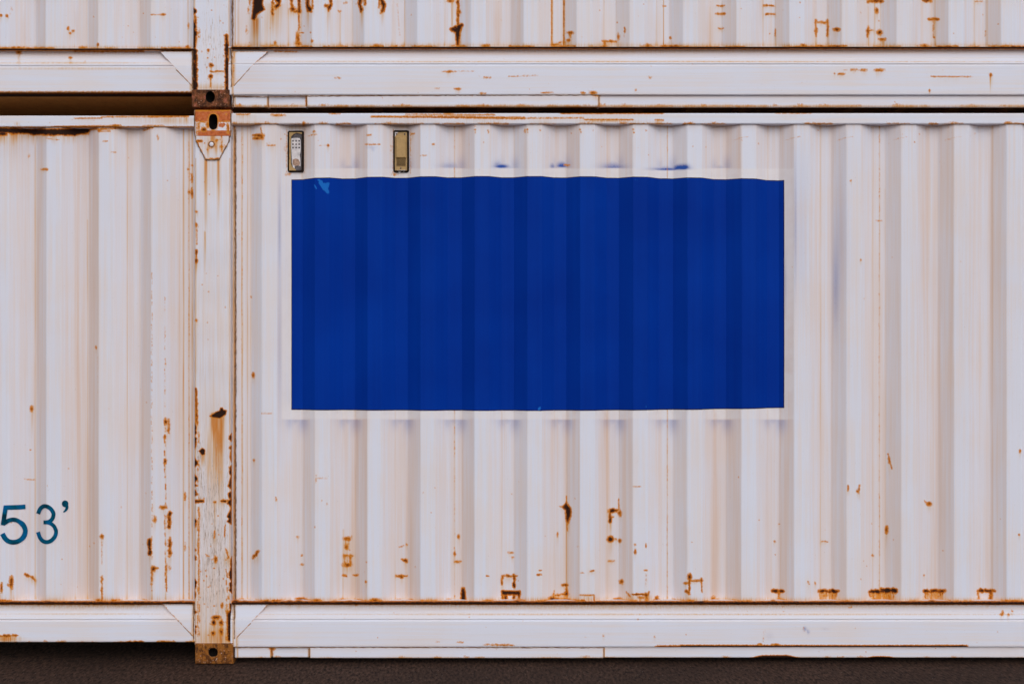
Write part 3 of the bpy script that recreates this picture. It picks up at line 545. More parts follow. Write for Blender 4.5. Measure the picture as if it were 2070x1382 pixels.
# ---- rails
RB_R = [('g', 'grime_shade', 500, 1250, 45, 60, .30), ('g', 'grime_shade', 1100, 1290, 700, 20, .10), ('l', 978, 1302, 1040, 1303, 1.6, .85), ('l', 1325, 1306.5, 1560, 1306, 1.8, 1), ('p', [(1375, 1304), (1470, 1304), (1700, 1304.5), (1955, 1304), (1955, 1307.5), (1375, 1308)], 1.45), ('l', 1330, 1306, 1400, 1306, 2.4, 1.2), ('b', 1536, 1301, 3, 1, .9), ('b', 1567, 1302, 5, 1.6, 1), ('b', 2027, 1237, 1.3, 3), ('b', 2024, 1241, 2, 1.5), ('b', 2038, 1242, 1.5, 1.6), ('b', 2046, 1234, 1, 1), ('l', 1716, 1228, 1722, 1226, 1.4, .8), ('l', 1545, 1272, 1543, 1296, 1.2, .5), ('g', 'blue', 1627, 1270, 3, 4, .8), ('g', 'blue', 1634, 1276, 2, 4, .7), ('l', 1624, 1266, 1626, 1274, 1.2, .6), ('g', 'blue', 1668, 1270, 8, 3, .12), ('g', 'blue', 1555, 1285, 8, 8, .1), ('b', 1583, 1225, 1, 1, .7), ('b', 1584, 1235, 1, 1, .7), ('b', 885, 1296, 3, 1.3, .6), ('b', 930, 1297, 5, 1.2, .7), ('v', 480, 1222, 1310, 3, .5), ('g', 'grime_shade', 1275, 1226, 2000, 10, .45), ('b', 720, 1222, 1, 1), ('b', 1220, 1284, 1, 1, .8), ('b', 1323, 1286, 1, 1, .8), ('b', 1290, 1251, 1.4, 1.2, .6)]
for x in (477, 470): RB_R += [('v', x+2, 1222, 1330, 2, .7)]
RB_R += ledge_rust(470, 2090, 1217, 1.2)+[('l', 470, 1217, 2090, 1217, 3.6, 1.35), ('l', 470, 1219.5, 2090, 1219.5, 1.6, 1.7)]+[('g', 'stain_shade', 1319.5, 1240.5, 955.42, 1.5, .62)]+specks(480, 1225, 2080, 1300, 34, .6, (.6, 1.1))
RB_L = [('g', 'grime_shade', 360, 1250, 45, 60, .30), ('g', 'grime_shade', 1100, 1290, 700, 20, .10), ('l', -5, 1284, 36, 1284, 2.4, 1.05), ('g', 'stain_shade', 12, 1291, 26, 5, .8), ('b', 92, 1295, 3, 1.5, .6), ('b', 330, 1296, 12, 1.4, .9), ('g', 'grime_shade', 180, 1226, 400, 7, .25), ('v', 391, 1222, 1298, 3, .6), ('g', 'stain_shade', 172.5, 1240, 213.9, 1.5, .62), ('l', -20, 1217, 392, 1217, 3.6, 1.3), ('l', -20, 1219.5, 392, 1219.5, 1.6, 1.7)]+ledge_rust(-20, 392, 1217, 1.1)+ledge_rust(250, 392, 1297, 1.)+ledge_rust(-20, 250, 1298, .7)
RU_R = [('g', 'grime_shade', 500, 130, 45, 60, .30), ('g', 'grime_shade', 1100, 170, 700, 20, .10), ('l', 1694, 150, 1707, 149, 1.8, .95), ('b', 1687, 149, 1.3, 1.3, .8), ('l', 1722, 142, 1732, 141, 2, .8), ('b', 1746, 142, 5, 1.6, .85), ('l', 1705, 141, 1750, 142, 1., .5), ('b', 1777, 142, 8, 2, .88), ('s', 1775, 143, 165, 7, .5), ('l', 1882, 155, 1965, 155.5, 1.4, .8), ('b', 2003, 152, 2, 2.2, 1.1), ('s', 2003, 153, 195, 2.4, 1), ('l', 895, 145, 922, 145, 1.4, .8), ('b', 908, 145, 3, 1.5), ('l', 928, 144, 960, 144, 1, .55), ('b', 985, 157, 6, 1.4, .7), ('l', 1028, 155, 1087, 153, 1.2, .62), ('b', 683, 158, 5, 1.6, .62), ('b', 1314, 157, 3, 2, .6), ('l', 880, 179, 888, 179, 1.4, .7), ('b', 926, 180, 5, 1.3, .95), ('l', 1095, 188, 1118, 187, 1.4, .85), ('b', 1179, 188, 3, 1.4), ('b', 1199, 188, 5, 2, 1), ('b', 1285, 182, 1.5, 1.8, .7), ('b', 975, 189, 5, 1.3, .8), ('b', 1879, 183, 1, 2, .9), ('g', 'grime_shade', 1275, 103, 2000, 10, .55), ('g', 'stain_shade', 1275, 98, 2000, 7, .28), ('v', 470, 98, 215, 2.5, .7), ('g', 'grime_shade', 500, 110, 30, 8, .3), ('l', 555, 104, 602, 105, 1.4, .85), ('g', 'stain_shade', 1305, 125, 973.4, 1.5, .62)]+specks(480, 110, 2080, 190, 40, .55, (.6, 1.1))  # long bands below the lip are dirt plus its shade, painted in
RU_R += [('l', 470, 96.5, 2090, 96.5, 3.4, 1.6)]
RU_L = [('g', 'grime_shade', 360, 130, 45, 60, .30), ('g', 'grime_shade', 1100, 170, 700, 20, .10), ('p', [(-40, 188.5), (400, 188.5), (400, 210), (-40, 210)], 1.2), ('b', 142, 117, 2.4, 1.6, .9), ('s', 142, 118, 132, 2, .6), ('b', 172, 125, 1, 1, .7), ('g', 'grime_shade', 190, 108, 400, 8, .3), ('s', 38, 110, 140, 3, .6), ('l', -20, 100, 392, 99, 3.4, 1.6), ('v', 386, 104, 185, 2.5, .7), ('l', 150, 103, 290, 103, 3, .95), ('b', 38, 106, 4, 2.5), ('l', -20, 186, 390, 186, 1.2, .7), ('g', 'stain_shade', 365, 106, 30, 10, .5), ('g', 'stain_shade', 150, 127.5, 210.8, 1.5, .62), ('g', 'stain_shade', 170, 139, 235.6, 1.5, .62)]
RT_R = [('l', 750, 236, 900, 237, 2, 1.05), ('l', 890, 237, 1060, 239, 2.4, 1.), ('l', 1050, 239, 1180, 238.5, 1.4, .85), ('l', 820, 231, 1000, 232, 1.4, .8), ('l', 1133, 229.5, 1340, 229, 1.6, 1), ('l', 1182, 242, 1280, 242, 2, .8), ('g', 'stain_shade', 1230, 244, 50, 3, .5), ('b', 1332, 243, 7, 1.3, .85), ('b', 561, 233, 12, 1.6, .8), ('l', 478, 231.5, 505, 231.5, 1.6, .9), ('b', 614, 250, 1.6, 3, .95), ('b', 677, 230, 10, 1, .7), ('b', 907, 229, 8, 1, .8), ('l', 1568, 228.5, 1640, 228.5, 1.2, .8)]+ledge_rust(470, 2090, 250.8, .62)+[('g', 'stain_shade', 500, 245, 40, 20, .2)]
RT_L = [('l', 150, 239.5, 205, 239, 1.4, .8), ('l', 205, 236.5, 330, 235.5, 1.6, .9), ('l', 300, 236, 380, 234.5, 2.4, .95), ('s', 376, 236, 256, 3, .9), ('l', 110, 256.5, 240, 255, 1.8, 1), ('b', 236, 254, 6, 1.4), ('l', 290, 255, 330, 254, 1.2, .85), ('s', 34, 250, 262, 6, .5), ('g', 'stain_shade', 350, 245, 60, 8, .3), ('l', -20, 257.5, 392, 257, 1.8, .8)]+specks(0, 236, 385, 256, 14, .6, (.6, 1.1))

# ---------------------------------------------------------------- building blocks
def rail_profile(top, bottom, under=.05, e=0):
    """(row z, depth) down the bottom rail: lip, recessed band, chamfer, face, underside"""
    P = [(top-e, .07), (top-e, -.001), (top-e+.8, -.003), (top+2.4, -.002), (top+3.0, .032), (top+22, .017), (top+22.8, .012), (top+34, .0), (top+34.6, .005), (top+36, .005), (top+36.8, 0), (bottom-1.5, .0), (bottom, .0025), (bottom, under)]
    return P
def rail(name, parent, x0, x1, prof, marks, dense_to, mat='rail'):
    U, V = [], []
    P = [(Z(py, max(d, 0)*0), d) for py, d in prof]
    zz, dd = fill_profile(P, 2.6*S)
    a, b = dense_to
    cols = sorted(set(([x0] if x0 < a else [])+dense(max(a, x0), min(b, x1), 3*S)+([x1] if x1 > b else [])))
    return sheet(name, cols, [0]*len(cols), zz, dd, marks, M['rail'], parent)
VIS = (X(-25), X(2095))

def plate(name, parent, pts, d0, d1, mat):
    """flat plate from photo outline, front at d0, back at d1"""
    n = len(pts)
    v = [(X(x), d0, Z(y)) for x, y in pts]+[(X(x), d1, Z(y)) for x, y in pts]
    f = [tuple(range(n))]+[(i, (i+1) % n, n+(i+1) % n, n+i) for i in range(n)]
    return add_mesh(name, v, f, mat, parent)
def zero_attrs(o):
    for nm in ('wear', 'coat'):
        if nm not in o.data.attributes: o.data.attributes.new(nm, 'FLOAT_COLOR', 'POINT')
    n = len(o.data.vertices)
    for nm in ('wear', 'coat'): o.data.attributes[nm].data.foreach_set('color', np.zeros(n*4, 'f'))
    return o
def weld(parent, pts, d, r=1.3):
    p = []
    for (x0, y0), (x1, y1) in zip(pts, pts[1:]):
        n = max(2, int(math.hypot(x1-x0, y1-y0)/5))
        p += [(X(x0+(x1-x0)*i/n+random.uniform(-.5, .5)), d, Z(y0+(y1-y0)*i/n+random.uniform(-.4, .4))) for i in range(n+1)]
    v, f = tube_vf(p, r*S, 6, .35)
    return add_mesh('weld_seam', v, f, M['weld'], parent, True)

def post(parent, y0, y1, x0, x1, marks):
    """channel post with rounded edges"""
    xa, xb = X(x0), X(x1); r = .011
    P = [(xa, .062), (xa, r)]+[(xa+r-r*math.cos(a), r-r*math.sin(a)) for a in np.linspace(0, math.pi/2, 6)[1:]]
    P += [(xb-r+r*math.sin(a), r-r*math.cos(a)) for a in np.linspace(0, math.pi/2, 6)]+[(xb, .062)]
    U, V = fill_profile(P, 1.5*S)
    zs = dense(Z(y0), Z(y1), 2.2*S) if y0 > -30 else [Z(y0)]+dense(Z(-12), Z(y1), 2.2*S)
    wob = lambda x, z: .0012*np.sin(z*9+x*13)+.0008*np.sin(z*31)
    return sheet('corner_post', U, V, zs, [0]*len(zs), marks, M['paint'], parent, True, bend=wob)

def fitting(parent, x0, x1, y0, y1, hole, mat, d=-.006, depth=.165, marks=(), pw=2.4):
    """hollow corner casting with its side aperture"""
    xa, xb, za, zb = X(x0, d), X(x1, d), Z(y1, d), Z(y0, d); r = .006
    hx, hy, hw, hh = hole
    P = [(xa, .10), (xa, d+r)]+[(xa+r-r*math.cos(a), d+r-r*math.sin(a)) for a in np.linspace(0, math.pi/2, 4)[1:]]
    P += [(xb-r+r*math.sin(a), d+r-r*math.cos(a)) for a in np.linspace(0, math.pi/2, 4)]+[(xb, .12)]
    U, V = fill_profile(P, 1.*S)
    rz = [(zb, .10), (zb, r*.7), (zb-r*.7, 0)]; rz2 = [(za+r*.7, 0), (za, r*.7), (za, .10)]
    zz = dense(zb-r*.7, za+r*.7, 1.*S)
    Zs = [zb, zb]+zz+[za, za]; Ds = [.10, r*.7]+[0]*len(zz)+[r*.7, .10]
    H = (X(hx, d), Z(hy, d), hw/2*S, hh/2*S, pw)
    o = sheet('corner_fitting', U, V, Zs, Ds, marks, mat, parent, True, hole=H)
    n = 40; v = []; f = []
    for k, dd in enumerate((d+.0005, d+.03, d+.031)):
        e = 1.0 if k < 2 else .02
        for i in range(n):
            t = 2*math.pi*i/n; c, s_ = math.cos(t), math.sin(t)
            q = (abs(c)**pw+abs(s_)**pw)**(-1/pw)
            v.append((H[0]+H[2]*q*c*e, dd+(.03 if k == 2 else 0), H[1]+H[3]*q*s_*e))
    for k in range(2):
        for i in range(n): f.append((k*n+i, k*n+(i+1) % n, (k+1)*n+(i+1) % n, (k+1)*n+i))
    sub('aperture', v, f, M['hole'], o, True)
    return o

def shell(root, ztop, zfloor, zroof):
    """roof, floor and the sides of the box that face away from the camera"""
    v, f = box_vf(LEFT+.02, RIGHT+1.96, .06, WID-.02, zroof-.03, zroof); zero_attrs(add_mesh('roof', v, f, M['roof'], root))
    v, f = box_vf(LEFT+.02, RIGHT+1.96, .055, WID-.02, zfloor, zfloor+.05); add_mesh('floor', v, f, M['under'], root)
    n = int((RIGHT+1.98-LEFT)/.14); v = []; f = []
    for i in range(n+1):
        x = LEFT+(RIGHT+1.98-LEFT)*i/n; y = WID-(.04 if (i//2) % 2 else .004)
        v += [(x, y, zfloor), (x, y, zroof)]
        if i: f.append((2*i-2, 2*i, 2*i+1, 2*i-1))
    zero_attrs(add_mesh('back_panel', v, f, M['paint'], root))
    for x in (LEFT, RIGHT+1.96):
        v, f = box_vf(x, x+.02, .055, WID-.03, zfloor+.05, zroof-.03); zero_attrs(add_mesh('end_panel', v, f, M['paint'], root))
    n = 40; k = []; V = []; F = []
    for i in range(n):
        x = X(480)+.1+(RIGHT-X(480)-.3)*i/n
        v, f = box_vf(x, x+.05, .07, WID-.08, zfloor-.035, zfloor); F += [tuple(a+len(V) for a in q) for q in f]; V += v
    add_mesh('crossmember', V, F, M['under'], root)

def container(root, dy, LS, RS, mL, mR, mPost, mrl, mrr, top, base_l, xpost, levels):
    """dy = rows up from the lower box"""
    ledge_l, ledge_r, face_l, face_r, low0, low1, roof_l, roof_r = levels
    return

# ================================================================ lower container
low = bpy.data.objects.new('shipping_container', None); sc.collection.objects.link(low); low.location = (X(466)+SPAN/2, WID/2, 0)
low['label'] = "rusty white corrugated container standing on the asphalt, with blue panel and teal 53' lettering"; low['category'] = 'shipping container'; low['group'] = 'stacked white containers'
up = bpy.data.objects.new('shipping_container', None); sc.collection.objects.link(up); up.location = (X(466)+SPAN/2, WID/2, Z(218))
up['label'] = 'rusty white container stacked on top of the other, only its bottom edge in view'; up['category'] = 'shipping container'; up['group'] = 'stacked white containers'

PRL = corrugated(more(LOW_R, 106.9, 5000), SEAM, [(X(470, DI), DI), (X(508, DI), DI)], [])
PRL = [p for p in PRL if p[0] < RIGHT-.1]+[(RIGHT-.06, DI)]
PLL = corrugated(LOW_L, (), [(LEFT, DI), (X(-352, DI), DI)], [(X(363, DI), DI), (X(394, DI), DI)])
PRU = corrugated(more(UP_R, 106.9, 5000), SEAM, [(X(464, DI), DI), (X(504, DI), DI)], [])
PRU = [p for p in PRU if p[0] < RIGHT-.1]+[(RIGHT-.06, DI)]
PLU = corrugated(UP_L, (), [(LEFT, DI), (X(-354, DI), DI)], [(X(362, DI), DI), (X(392, DI), DI)])
UP_TOP = Z(218)+2.896-.06
dent = lambda x, z: .0014*np.sin(x*2.1+1)*np.sin(z*3.3+x)+.0009*np.sin(x*5.7+z*2.2)+.0005*np.sin(x*17+z*11)
zs = dense(Z(248), Z(1220), 2.3*S)
c, d = wall_columns(PRL, *VIS); sheet('side_panel', c, d, zs, [0]*len(zs), LR, M['paint'], low, bend=dent)
zs = dense(Z(254), Z(1220), 2.3*S)
c, d = wall_columns(PLL, *VIS); sheet('side_panel', c, d, zs, [0]*len(zs), LL, M['paint'], low, bend=dent)
zs = [UP_TOP]+dense(Z(-14), Z(98), 2.2*S)
c, d = wall_columns(PRU, *VIS); sheet('side_panel', c, d, zs, [0]*len(zs), UR, M['paint'], up, bend=dent)
zs = [UP_TOP]+dense(Z(-14), Z(101), 2.2*S)
c, d = wall_columns(PLU, *VIS); sheet('side_panel', c, d, zs, [0]*len(zs), UL, M['paint'], up, bend=dent)

# bottom rails
XR0, XL1 = X(466), X(394)
rail('bottom_rail', low, XR0, RIGHT-.05, rail_profile(1217, 1307, .03, 2.2), RB_R, VIS)
rail('bottom_rail', low, LEFT, XL1, rail_profile(1217, 1297, .07, 2.2), RB_L, VIS)
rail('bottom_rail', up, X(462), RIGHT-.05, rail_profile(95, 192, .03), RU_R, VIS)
rail('bottom_rail', up, LEFT, X(390), rail_profile(98.5, 187, .09), RU_L, VIS)
# top rails of the lower box, and plain ones for the upper
def top_rail(parent, x0, x1, y0, y1, marks, name='top_rail'):
    P = [(y0, .06), (y0, .002), (y0+.8, .0), (y1-.8, .0), (y1, .002), (y1, .06)]
    return rail(name, parent, x0, x1, P, marks, VIS)
top_rail(low, XR0, RIGHT-.05, 229, 250.5, RT_R)
top_rail(low, LEFT, XL1, 234, 256.5, RT_L)
for x0, x1 in ((LEFT, X(390)), (X(466), RIGHT)):
    v, f = box_vf(x0, x1, .0, .06, UP_TOP, UP_TOP+.06); zero_attrs(add_mesh('top_rail', v, f, M['paint'], up))

# lower edge plates under the rails
def strips(parent, y0, y1, spans, marks):
    for x0, x1, d in spans:
        xa, xb = X(x0), X(x1) if x1 < 3000 else RIGHT-.05
        cols = sorted(set(dense(max(VIS[0], xa), min(VIS[1], xb), 3*S)+([xb] if xb > VIS[1] else [])))
        P = [(Z(y0), d), (Z(y1-1.6), d), (Z(y1), d+.003), (Z(y1), d+.010)]
        zz, dd = fill_profile(P, 1.5*S)
        cols = [cols[0], *cols, cols[-1]]; cd = [.05]+[0]*(len(cols)-2)+[.05]
        sheet('edge_plate', cols, cd, zz, dd, marks, M['rail'], parent)
def plate_marks(y0, y1, xs):
    k = [('g', 'grime_shade', 1275, y0, 2000, 5, .35), ('g', 'stain_shade', 1275, y1, 2000, 3, .45)]+ledge_rust(470, 2090, y1-.5, .5)+specks(480, y0, 2080, y1, 24, .6, (.6, 1.1))
    for x in xs: k += [('v', x, y0, y1, 2, .8)]
    return k
strips(low, 1305, 1330, [(474, 547, .010), (550, 623, .018), (626, 1220, .005), (1222, 9000, .014)], plate_marks(1309, 1330, (549, 625, 1221, 480))+[('p', [(1512, 1332), (1540, 1325.5), (1590, 1325), (1625, 1332)], 1.9), ('p', [(1745, 1332), (1765, 1327.5), (1795, 1327.5), (1815, 1332)], 1.9), ('l', 549, 1309, 549, 1322, 2, .8), ('b', 550, 1310, 4, 2.4)])
strips(up, 190, 215.5, [(468, 540, .010), (542, 618, .018), (620, 1210, .005), (1212, 9000, .014)], plate_marks(194, 215, (541, 619, 1211, 474))+[('l', 619, 196, 619, 214, 1.4, .8), ('b', 1205, 192, 6, 1.5)])
# backing behind those plates, down to the same level
for par, z0, z1 in ((low, Z(1328), Z(1300)), (up, Z(213), Z(186))):
    v, f = box_vf(X(472), RIGHT-.05, .035, .05, z0, z1); zero_attrs(add_mesh('bottom_rail_web', v, f, M['under'], par))

# gusset plates and their welds
def paint_plate(o, root, marks, cuts=24):
    bm = bmesh.new(); bm.from_mesh(o.data)
    bmesh.ops.triangulate(bm, faces=bm.faces[:]); bmesh.ops.subdivide_edges(bm, edges=bm.edges[:], cuts=cuts, use_grid_fill=True); bm.to_mesh(o.data); bm.free()
    co = np.empty(len(o.data.vertices)*3, 'f'); o.data.vertices.foreach_get('co', co); co = co.reshape(-1, 3)+np.array(root.location, 'f')
    Wp, Cp = paint(PX(co[:, 0], co[:, 1]).astype('d'), PY(co[:, 2], co[:, 1]).astype('d'), marks)
    for nm, A in (('wear', Wp), ('coat', Cp)):
        a = o.data.attributes.new(nm, 'FLOAT_COLOR', 'POINT'); a.data.foreach_set('color', A.reshape(-1).astype('f'))
def gusset(parent, pts, edge):
    xs = [p[0] for p in pts]; ys = [p[1] for p in pts]; px = 391 if max(xs) < 400 else 472
    o = plate('gusset_plate', parent, pts, -.0008, .02, M['rail'])
    k = [('v', px, min(ys)-4, max(ys)+4, 4, .75), ('g', 'grime_shade', px, max(ys), 22, 18, .5), ('l', min(xs), min(ys), max(xs), min(ys), 1.2, .5), ('g', 'stain_shade', sum(xs)/len(xs), min(ys), 40, 3, .3)]
    for (x0, y0), (x1, y1) in zip(edge, edge[1:]): k.append(('l', x0, y0, x1, y1, 1.2, .62))
    paint_plate(o, parent, k+chain(px, min(ys), px, max(ys), 4, .5, 3, 1., .7))
    fold = .012; zt = Z(min(ys)); v = o.data.vertices            # pressed back over the rail's recessed top band
    for q in v:
        if q.co.y+parent.location.y < .01: q.co.y += fold*max(0, 1-(zt-(q.co.z+parent.location.z))/(30*S))
    p0 = [(a, b) for a, b in edge]
    weld(parent, [e for e in p0 if e[1] > min(ys)+18], .0006, .8)
gusset(low, [(327, 1221), (391, 1221), (391, 1286)], [(327, 1221), (359, 1253), (391, 1286)])
gusset(low, [(541, 1222), (479, 1288), (474, 1288), (474, 1222)], [(541, 1222), (532, 1233), (507, 1259), (479, 1288)])
gusset(up, [(322, 103), (388, 103), (388, 174)], [(322, 105), (356, 141), (388, 174)])
gusset(up, [(541, 103), (505, 138), (473, 174), (468, 174), (468, 103)], [(541, 103), (524, 120), (505, 139), (473, 174)])
# caulked welds along post, rails and plates
for pts, d, r, par in (([(473, 258), (473, 740), (473, 1214)], .040, 1.5, low), ([(480, 1291), (480, 1306)], .004, 1.5, low), ([(474, 1308), (620, 1308), (1220, 1308.5)], .004, .8, low), ([(471, 175), (471, 214)], .004, 1.6, up), ([(472, 194), (541, 196), (620, 194), (900, 192.5), (1210, 192)], .004, .9, up), ([(467, -12), (467, 96)], .040, 1.4, up)):
    weld(par, pts, d, r)

for pts, d, par in (([(394, 223), (394.5, 276)], -.004, low), ([(467, 223), (466.5, 276)], -.004, low), ([(391.5, 1221), (391.5, 1292)], .001, low), ([(474, 1222), (474, 1290)], .001, low), ([(389, 103), (389, 180)], .001, up), ([(468, 100), (468, 176)], .001, up)): weld(par, pts, d, 1.3)
# posts and castings
p1 = post(low, 270, 1302, 392.5, 466, PL)
p2 = post(up, -1110, 183, 390, 464, PU)
f1 = fitting(up, 387, 464, 181, 217, (425, 196, 19, 23), M['fit_dark'], pw=2.0)
FT = [('r', 'primer', 390, 215, 470, 246, .95, 3), ('r', 'primer', 400, 264, 466, 275.5, 1, 1.2), ('g', 'primer', 448, 253, 12, 7, .75), ('g', 'primer', 412, 262, 8, 3, .3), ('g', 'flake', 410, 255, 12, 8, .5), ('l', 396, 246, 418, 247, 1.6, .8), ('l', 444, 246, 464, 246, 1.4, .85), ('l', 395, 224, 465, 223, 2, .8), ('b', 431, 246, 11, 18, .62), ('b', 412, 262, 5, 4, .9), ('b', 420, 252, 3, 5, .9), ('b', 402, 256, 2, 7, .8), ('b', 461, 260, 2, 7, .85), ('s', 430, 262, 292, 3.6, 1.3), ('l', 398, 250, 398, 274, 1.3, .8)]+specks(398, 224, 464, 262, 22, .8, (.7, 1.6))
f2 = fitting(low, 394, 467, 222, 276, (431, 246.5, 17.5, 31.5), M['paint'], marks=FT, pw=2.8)
f3 = fitting(low, 394, 471, 1300, 1341.5, (431, 1317.5, 18.5, 18), M['fit_brown'], d=-.010)
# tapered doubler plate with its plug weld, below the upper casting of the lower box
TP = [(397, 275.5), (464, 275.5), (463, 286), (443, 323), (416, 323), (397, 287)]
xs_ = dense(X(396), X(465), 1.3*S); zs_ = dense(Z(275.5), Z(324), 1.3*S)
o = plate('doubler_plate', low, TP, -.0045, .004, M['paint'])
paint_plate(o, low, [('s', 430, 270, 296, 3.4, 1.3), ('l', 398, 285, 406, 286, 2.6, 1), ('l', 448, 270, 448, 306, 1.2, .8), ('b', 438, 284, 2, 2, .9), ('b', 448, 297, 3, 1, .8), ('s', 420, 300, 325, 3, .5), ('s', 437, 296, 325, 3, .5), ('b', 428, 292, 8, 8.5, .5), ('l', 414, 322, 445, 322, 2, .95), ('l', 397, 287, 416, 323, 1.4, .7), ('l', 463, 287, 443, 323, 1.4, .7), ('g', 'stain_shade', 430, 285, 40, 30, .42)]+edge_rot(400, 284, 300, 3, 3, 1)+specks(405, 278, 456, 320, 16, .8, (.6, 1.3)))
weld(low, [(396, 275), (397, 287), (416, 323), (443, 323), (463, 286), (464, 275)], -.003, 1.25)
ring = [(X(428+5.6*math.cos(t)), -.0055, Z(292+5.8*math.sin(t))) for t in np.linspace(0, 2*math.pi, 25)]
v, f = tube_vf(ring, .9*S, 6, .3); sub('plug_weld', v, f, M['weld'], o, True)
v = [(X(428), -.0075, Z(292))]+[(X(428+r_*math.cos(t)), -.0075+(.002 if r_ > 3 else 0), Z(292+r_*math.sin(t))) for r_ in (3, 4.2) for t in np.linspace(0, 2*math.pi, 17)[:-1]]
f = [(0, 1+i, 1+(i+1) % 16) for i in range(16)]+[(1+i, 17+i, 17+(i+1) % 16, 1+(i+1) % 16) for i in range(16)]
zero_attrs(sub('plug', v, f, M['paint'], o, True))
# the same post and castings stand at the far end of each box
for src in (p1, p2, f1, f2, f3):
    q = src.copy(); sc.collection.objects.link(q); q.location.x += SPAN
    for ch in src.children:
        h = ch.copy(); sc.collection.objects.link(h); h.parent = q

shell(low, 0, Z(1290), Z(234))
for par, zz_, top_ in ((low, Z(1293), None), (up, Z(182.5), None)):
    v, f = box_vf(LEFT+.03, X(385), .088, WID-.05, zz_, zz_+.03); add_mesh('overhang_underside', v, f, M['under'] if par is up else M['hole'], par)  # lower underside is near-black: shade beneath it put into the colour
shell(up, 0, Z(176), UP_TOP+.05)

# ---------------------------------------------------------------- blue panel, following the sheet
wd = wall_depth(PRL)
def ytop(x): return 357.5+7*((x-1010)/480.)**2*np.where(x < 1010, .83, .62)
def ybot(x): return 828.5-3*((x-1060)/480.)**2*np.where(x < 1060, .55, 1.5)
def panel(name, grow, off, mat, parent, marks):
    x0, x1 = X(588.5-grow, DO), X(1587+grow, DO)
    U = [p[0] for p in PRL if x0 < p[0] < x1]
    cols = []
    for a, b in zip([x0]+U, U+[x1]): cols += dense(a, b, 3*S)[:-1]
    cols = np.array(cols+[x1]); dep = wd(cols)
    nr = 160; t = np.linspace(0, 1, nr)
    xx = np.broadcast_to(cols, (nr, len(cols))); pxc = CX+cols/S
    zt = Z(ytop(pxc)-grow, DO); zb = Z(ybot(pxc)+grow, DO)
    zz = zt[None]+(zb-zt)[None]*t[:, None]; dd = np.broadcast_to(dep, zz.shape)
    dd = dd+dent(xx, zz)-off
    W, C = paint(PX(xx, dd), PY(zz, dd), marks)
    idx = np.arange(zz.size).reshape(zz.shape)
    q = np.stack([idx[:-1, :-1], idx[1:, :-1], idx[1:, 1:], idx[:-1, 1:]], -1).reshape(-1, 4)
    fn = add_mesh if parent.type == 'EMPTY' else sub
    o = fn(name, np.stack([xx, dd, zz], -1).reshape(-1, 3), q, mat, parent)
    a = o.data.attributes.new('wear', 'FLOAT_COLOR', 'POINT'); a.data.foreach_set('color', W.reshape(-1).astype('f'))
    return o
bp = panel('blue_panel', 0, .0035, M['blue'], low, [('p', [(641, 363), (648, 362), (655, 370), (666, 368), (667, 374), (664, 380), (666, 390), (662, 391), (652, 384), (646, 374)], .8), ('l', 635, 373, 639, 380, 1.6, 1.1), ('l', 628, 362, 636, 374, 1, .6), ('b', 662, 389, 2, 2, 1.2), ('l', 980, 512, 972, 528, 1, .55), ('l', 977, 508, 975, 520, 1, .5), ('l', 1092, 822, 1089, 829, 3, 1.1), ('l', 1306, 823, 1307, 815, 1.2, 1.), ('b', 1287, 363, 10, 2.5, .62), ('l', 1300, 490, 1308, 492, 1, .5), ('b', 1391, 361, 3, 1.4, 1.), ('b', 1536, 362, 9, 1.6, .62), ('l', 1527, 362, 1527, 366, 1, 1.1)])
bk = panel('edge_shadow_sheet', 1.5, .0015, M['seal'], bp, [])  # slightly larger dark sheet, drawing the panel's edge shadow as a line

# ---------------------------------------------------------------- vents in two of the inner flats
def rr_ring(x0, y0, x1, y1, r, w, d, h):
    """rounded-rectangle bead: outer and inner outline, raised by h"""
    pts = []
    for cx_, cy_, a0 in ((x1-r, y0+r, -90), (x1-r, y1-r, 0), (x0+r, y1-r, 90), (x0+r, y0+r, 180)):
        for k in range(6):
            a = R(a0+18*k); pts.append((cx_, cy_, math.cos(a), math.sin(a)))
    n = len(pts); v = []; f = []
    for off, dd in ((0, d+.002), (-.3*w, d-h), (-.7*w, d-h), (-w, d+.002)):
        for cx_, cy_, a, b in pts:
            j = random.uniform(-.35, .35)
            v.append((X(cx_+a*(r+off+j), d), dd, Z(cy_+b*(r+off+j), d)))
    for k in range(3):
        for i in range(n): f.append((k*n+i, k*n+(i+1) % n, (k+1)*n+(i+1) % n, (k+1)*n+i))
    return v, f
def disc(x, y, r, d, h=.0015, n=12):
    v = [(X(x, d), d-h, Z(y, d))]+[(X(x+r*.7*math.cos(2*math.pi*i/n), d), d-h, Z(y+r*.7*math.sin(2*math.pi*i/n), d)) for i in range(n)]+[(X(x+r*math.cos(2*math.pi*i/n), d), d, Z(y+r*math.sin(2*math.pi*i/n), d)) for i in range(n)]
    f = [(0, 1+i, 1+(i+1) % n) for i in range(n)]+[(1+i, 1+n+i, 1+n+(i+1) % n, 1+(i+1) % n) for i in range(n)]
    return v, f
def pbox(name, x0, x1, y0, y1, d0, d1, mat, part, bev=.002):
    return bevel_box(name, X(x0, DI), X(x1, DI), d0, d1, Z(y1, DI), Z(y0, DI), mat, part, bev)
def ppoly(name, pts, d0, d1, mat, part):
    n = len(pts); v = [(X(x, DI), d0, Z(y, DI)) for x, y in pts]+[(X(x, DI), d1, Z(y, DI)) for x, y in pts]
    return sub(name, v, [tuple(range(n))]+[(i, (i+1) % n, n+(i+1) % n, n+i) for i in range(n)], mat, part)
B = DI-.004
v, f = rr_ring(794, 263, 827.5, 349, 4.5, 5., B, .009); vr = add_mesh('vent', v, f, M['seal'], low, True); vr['label'] = 'intact yellowed vent with a grille'
pbox('base_plate', 797.5, 823.5, 267, 346, B-.002, B+.004, M['vent'], vr)
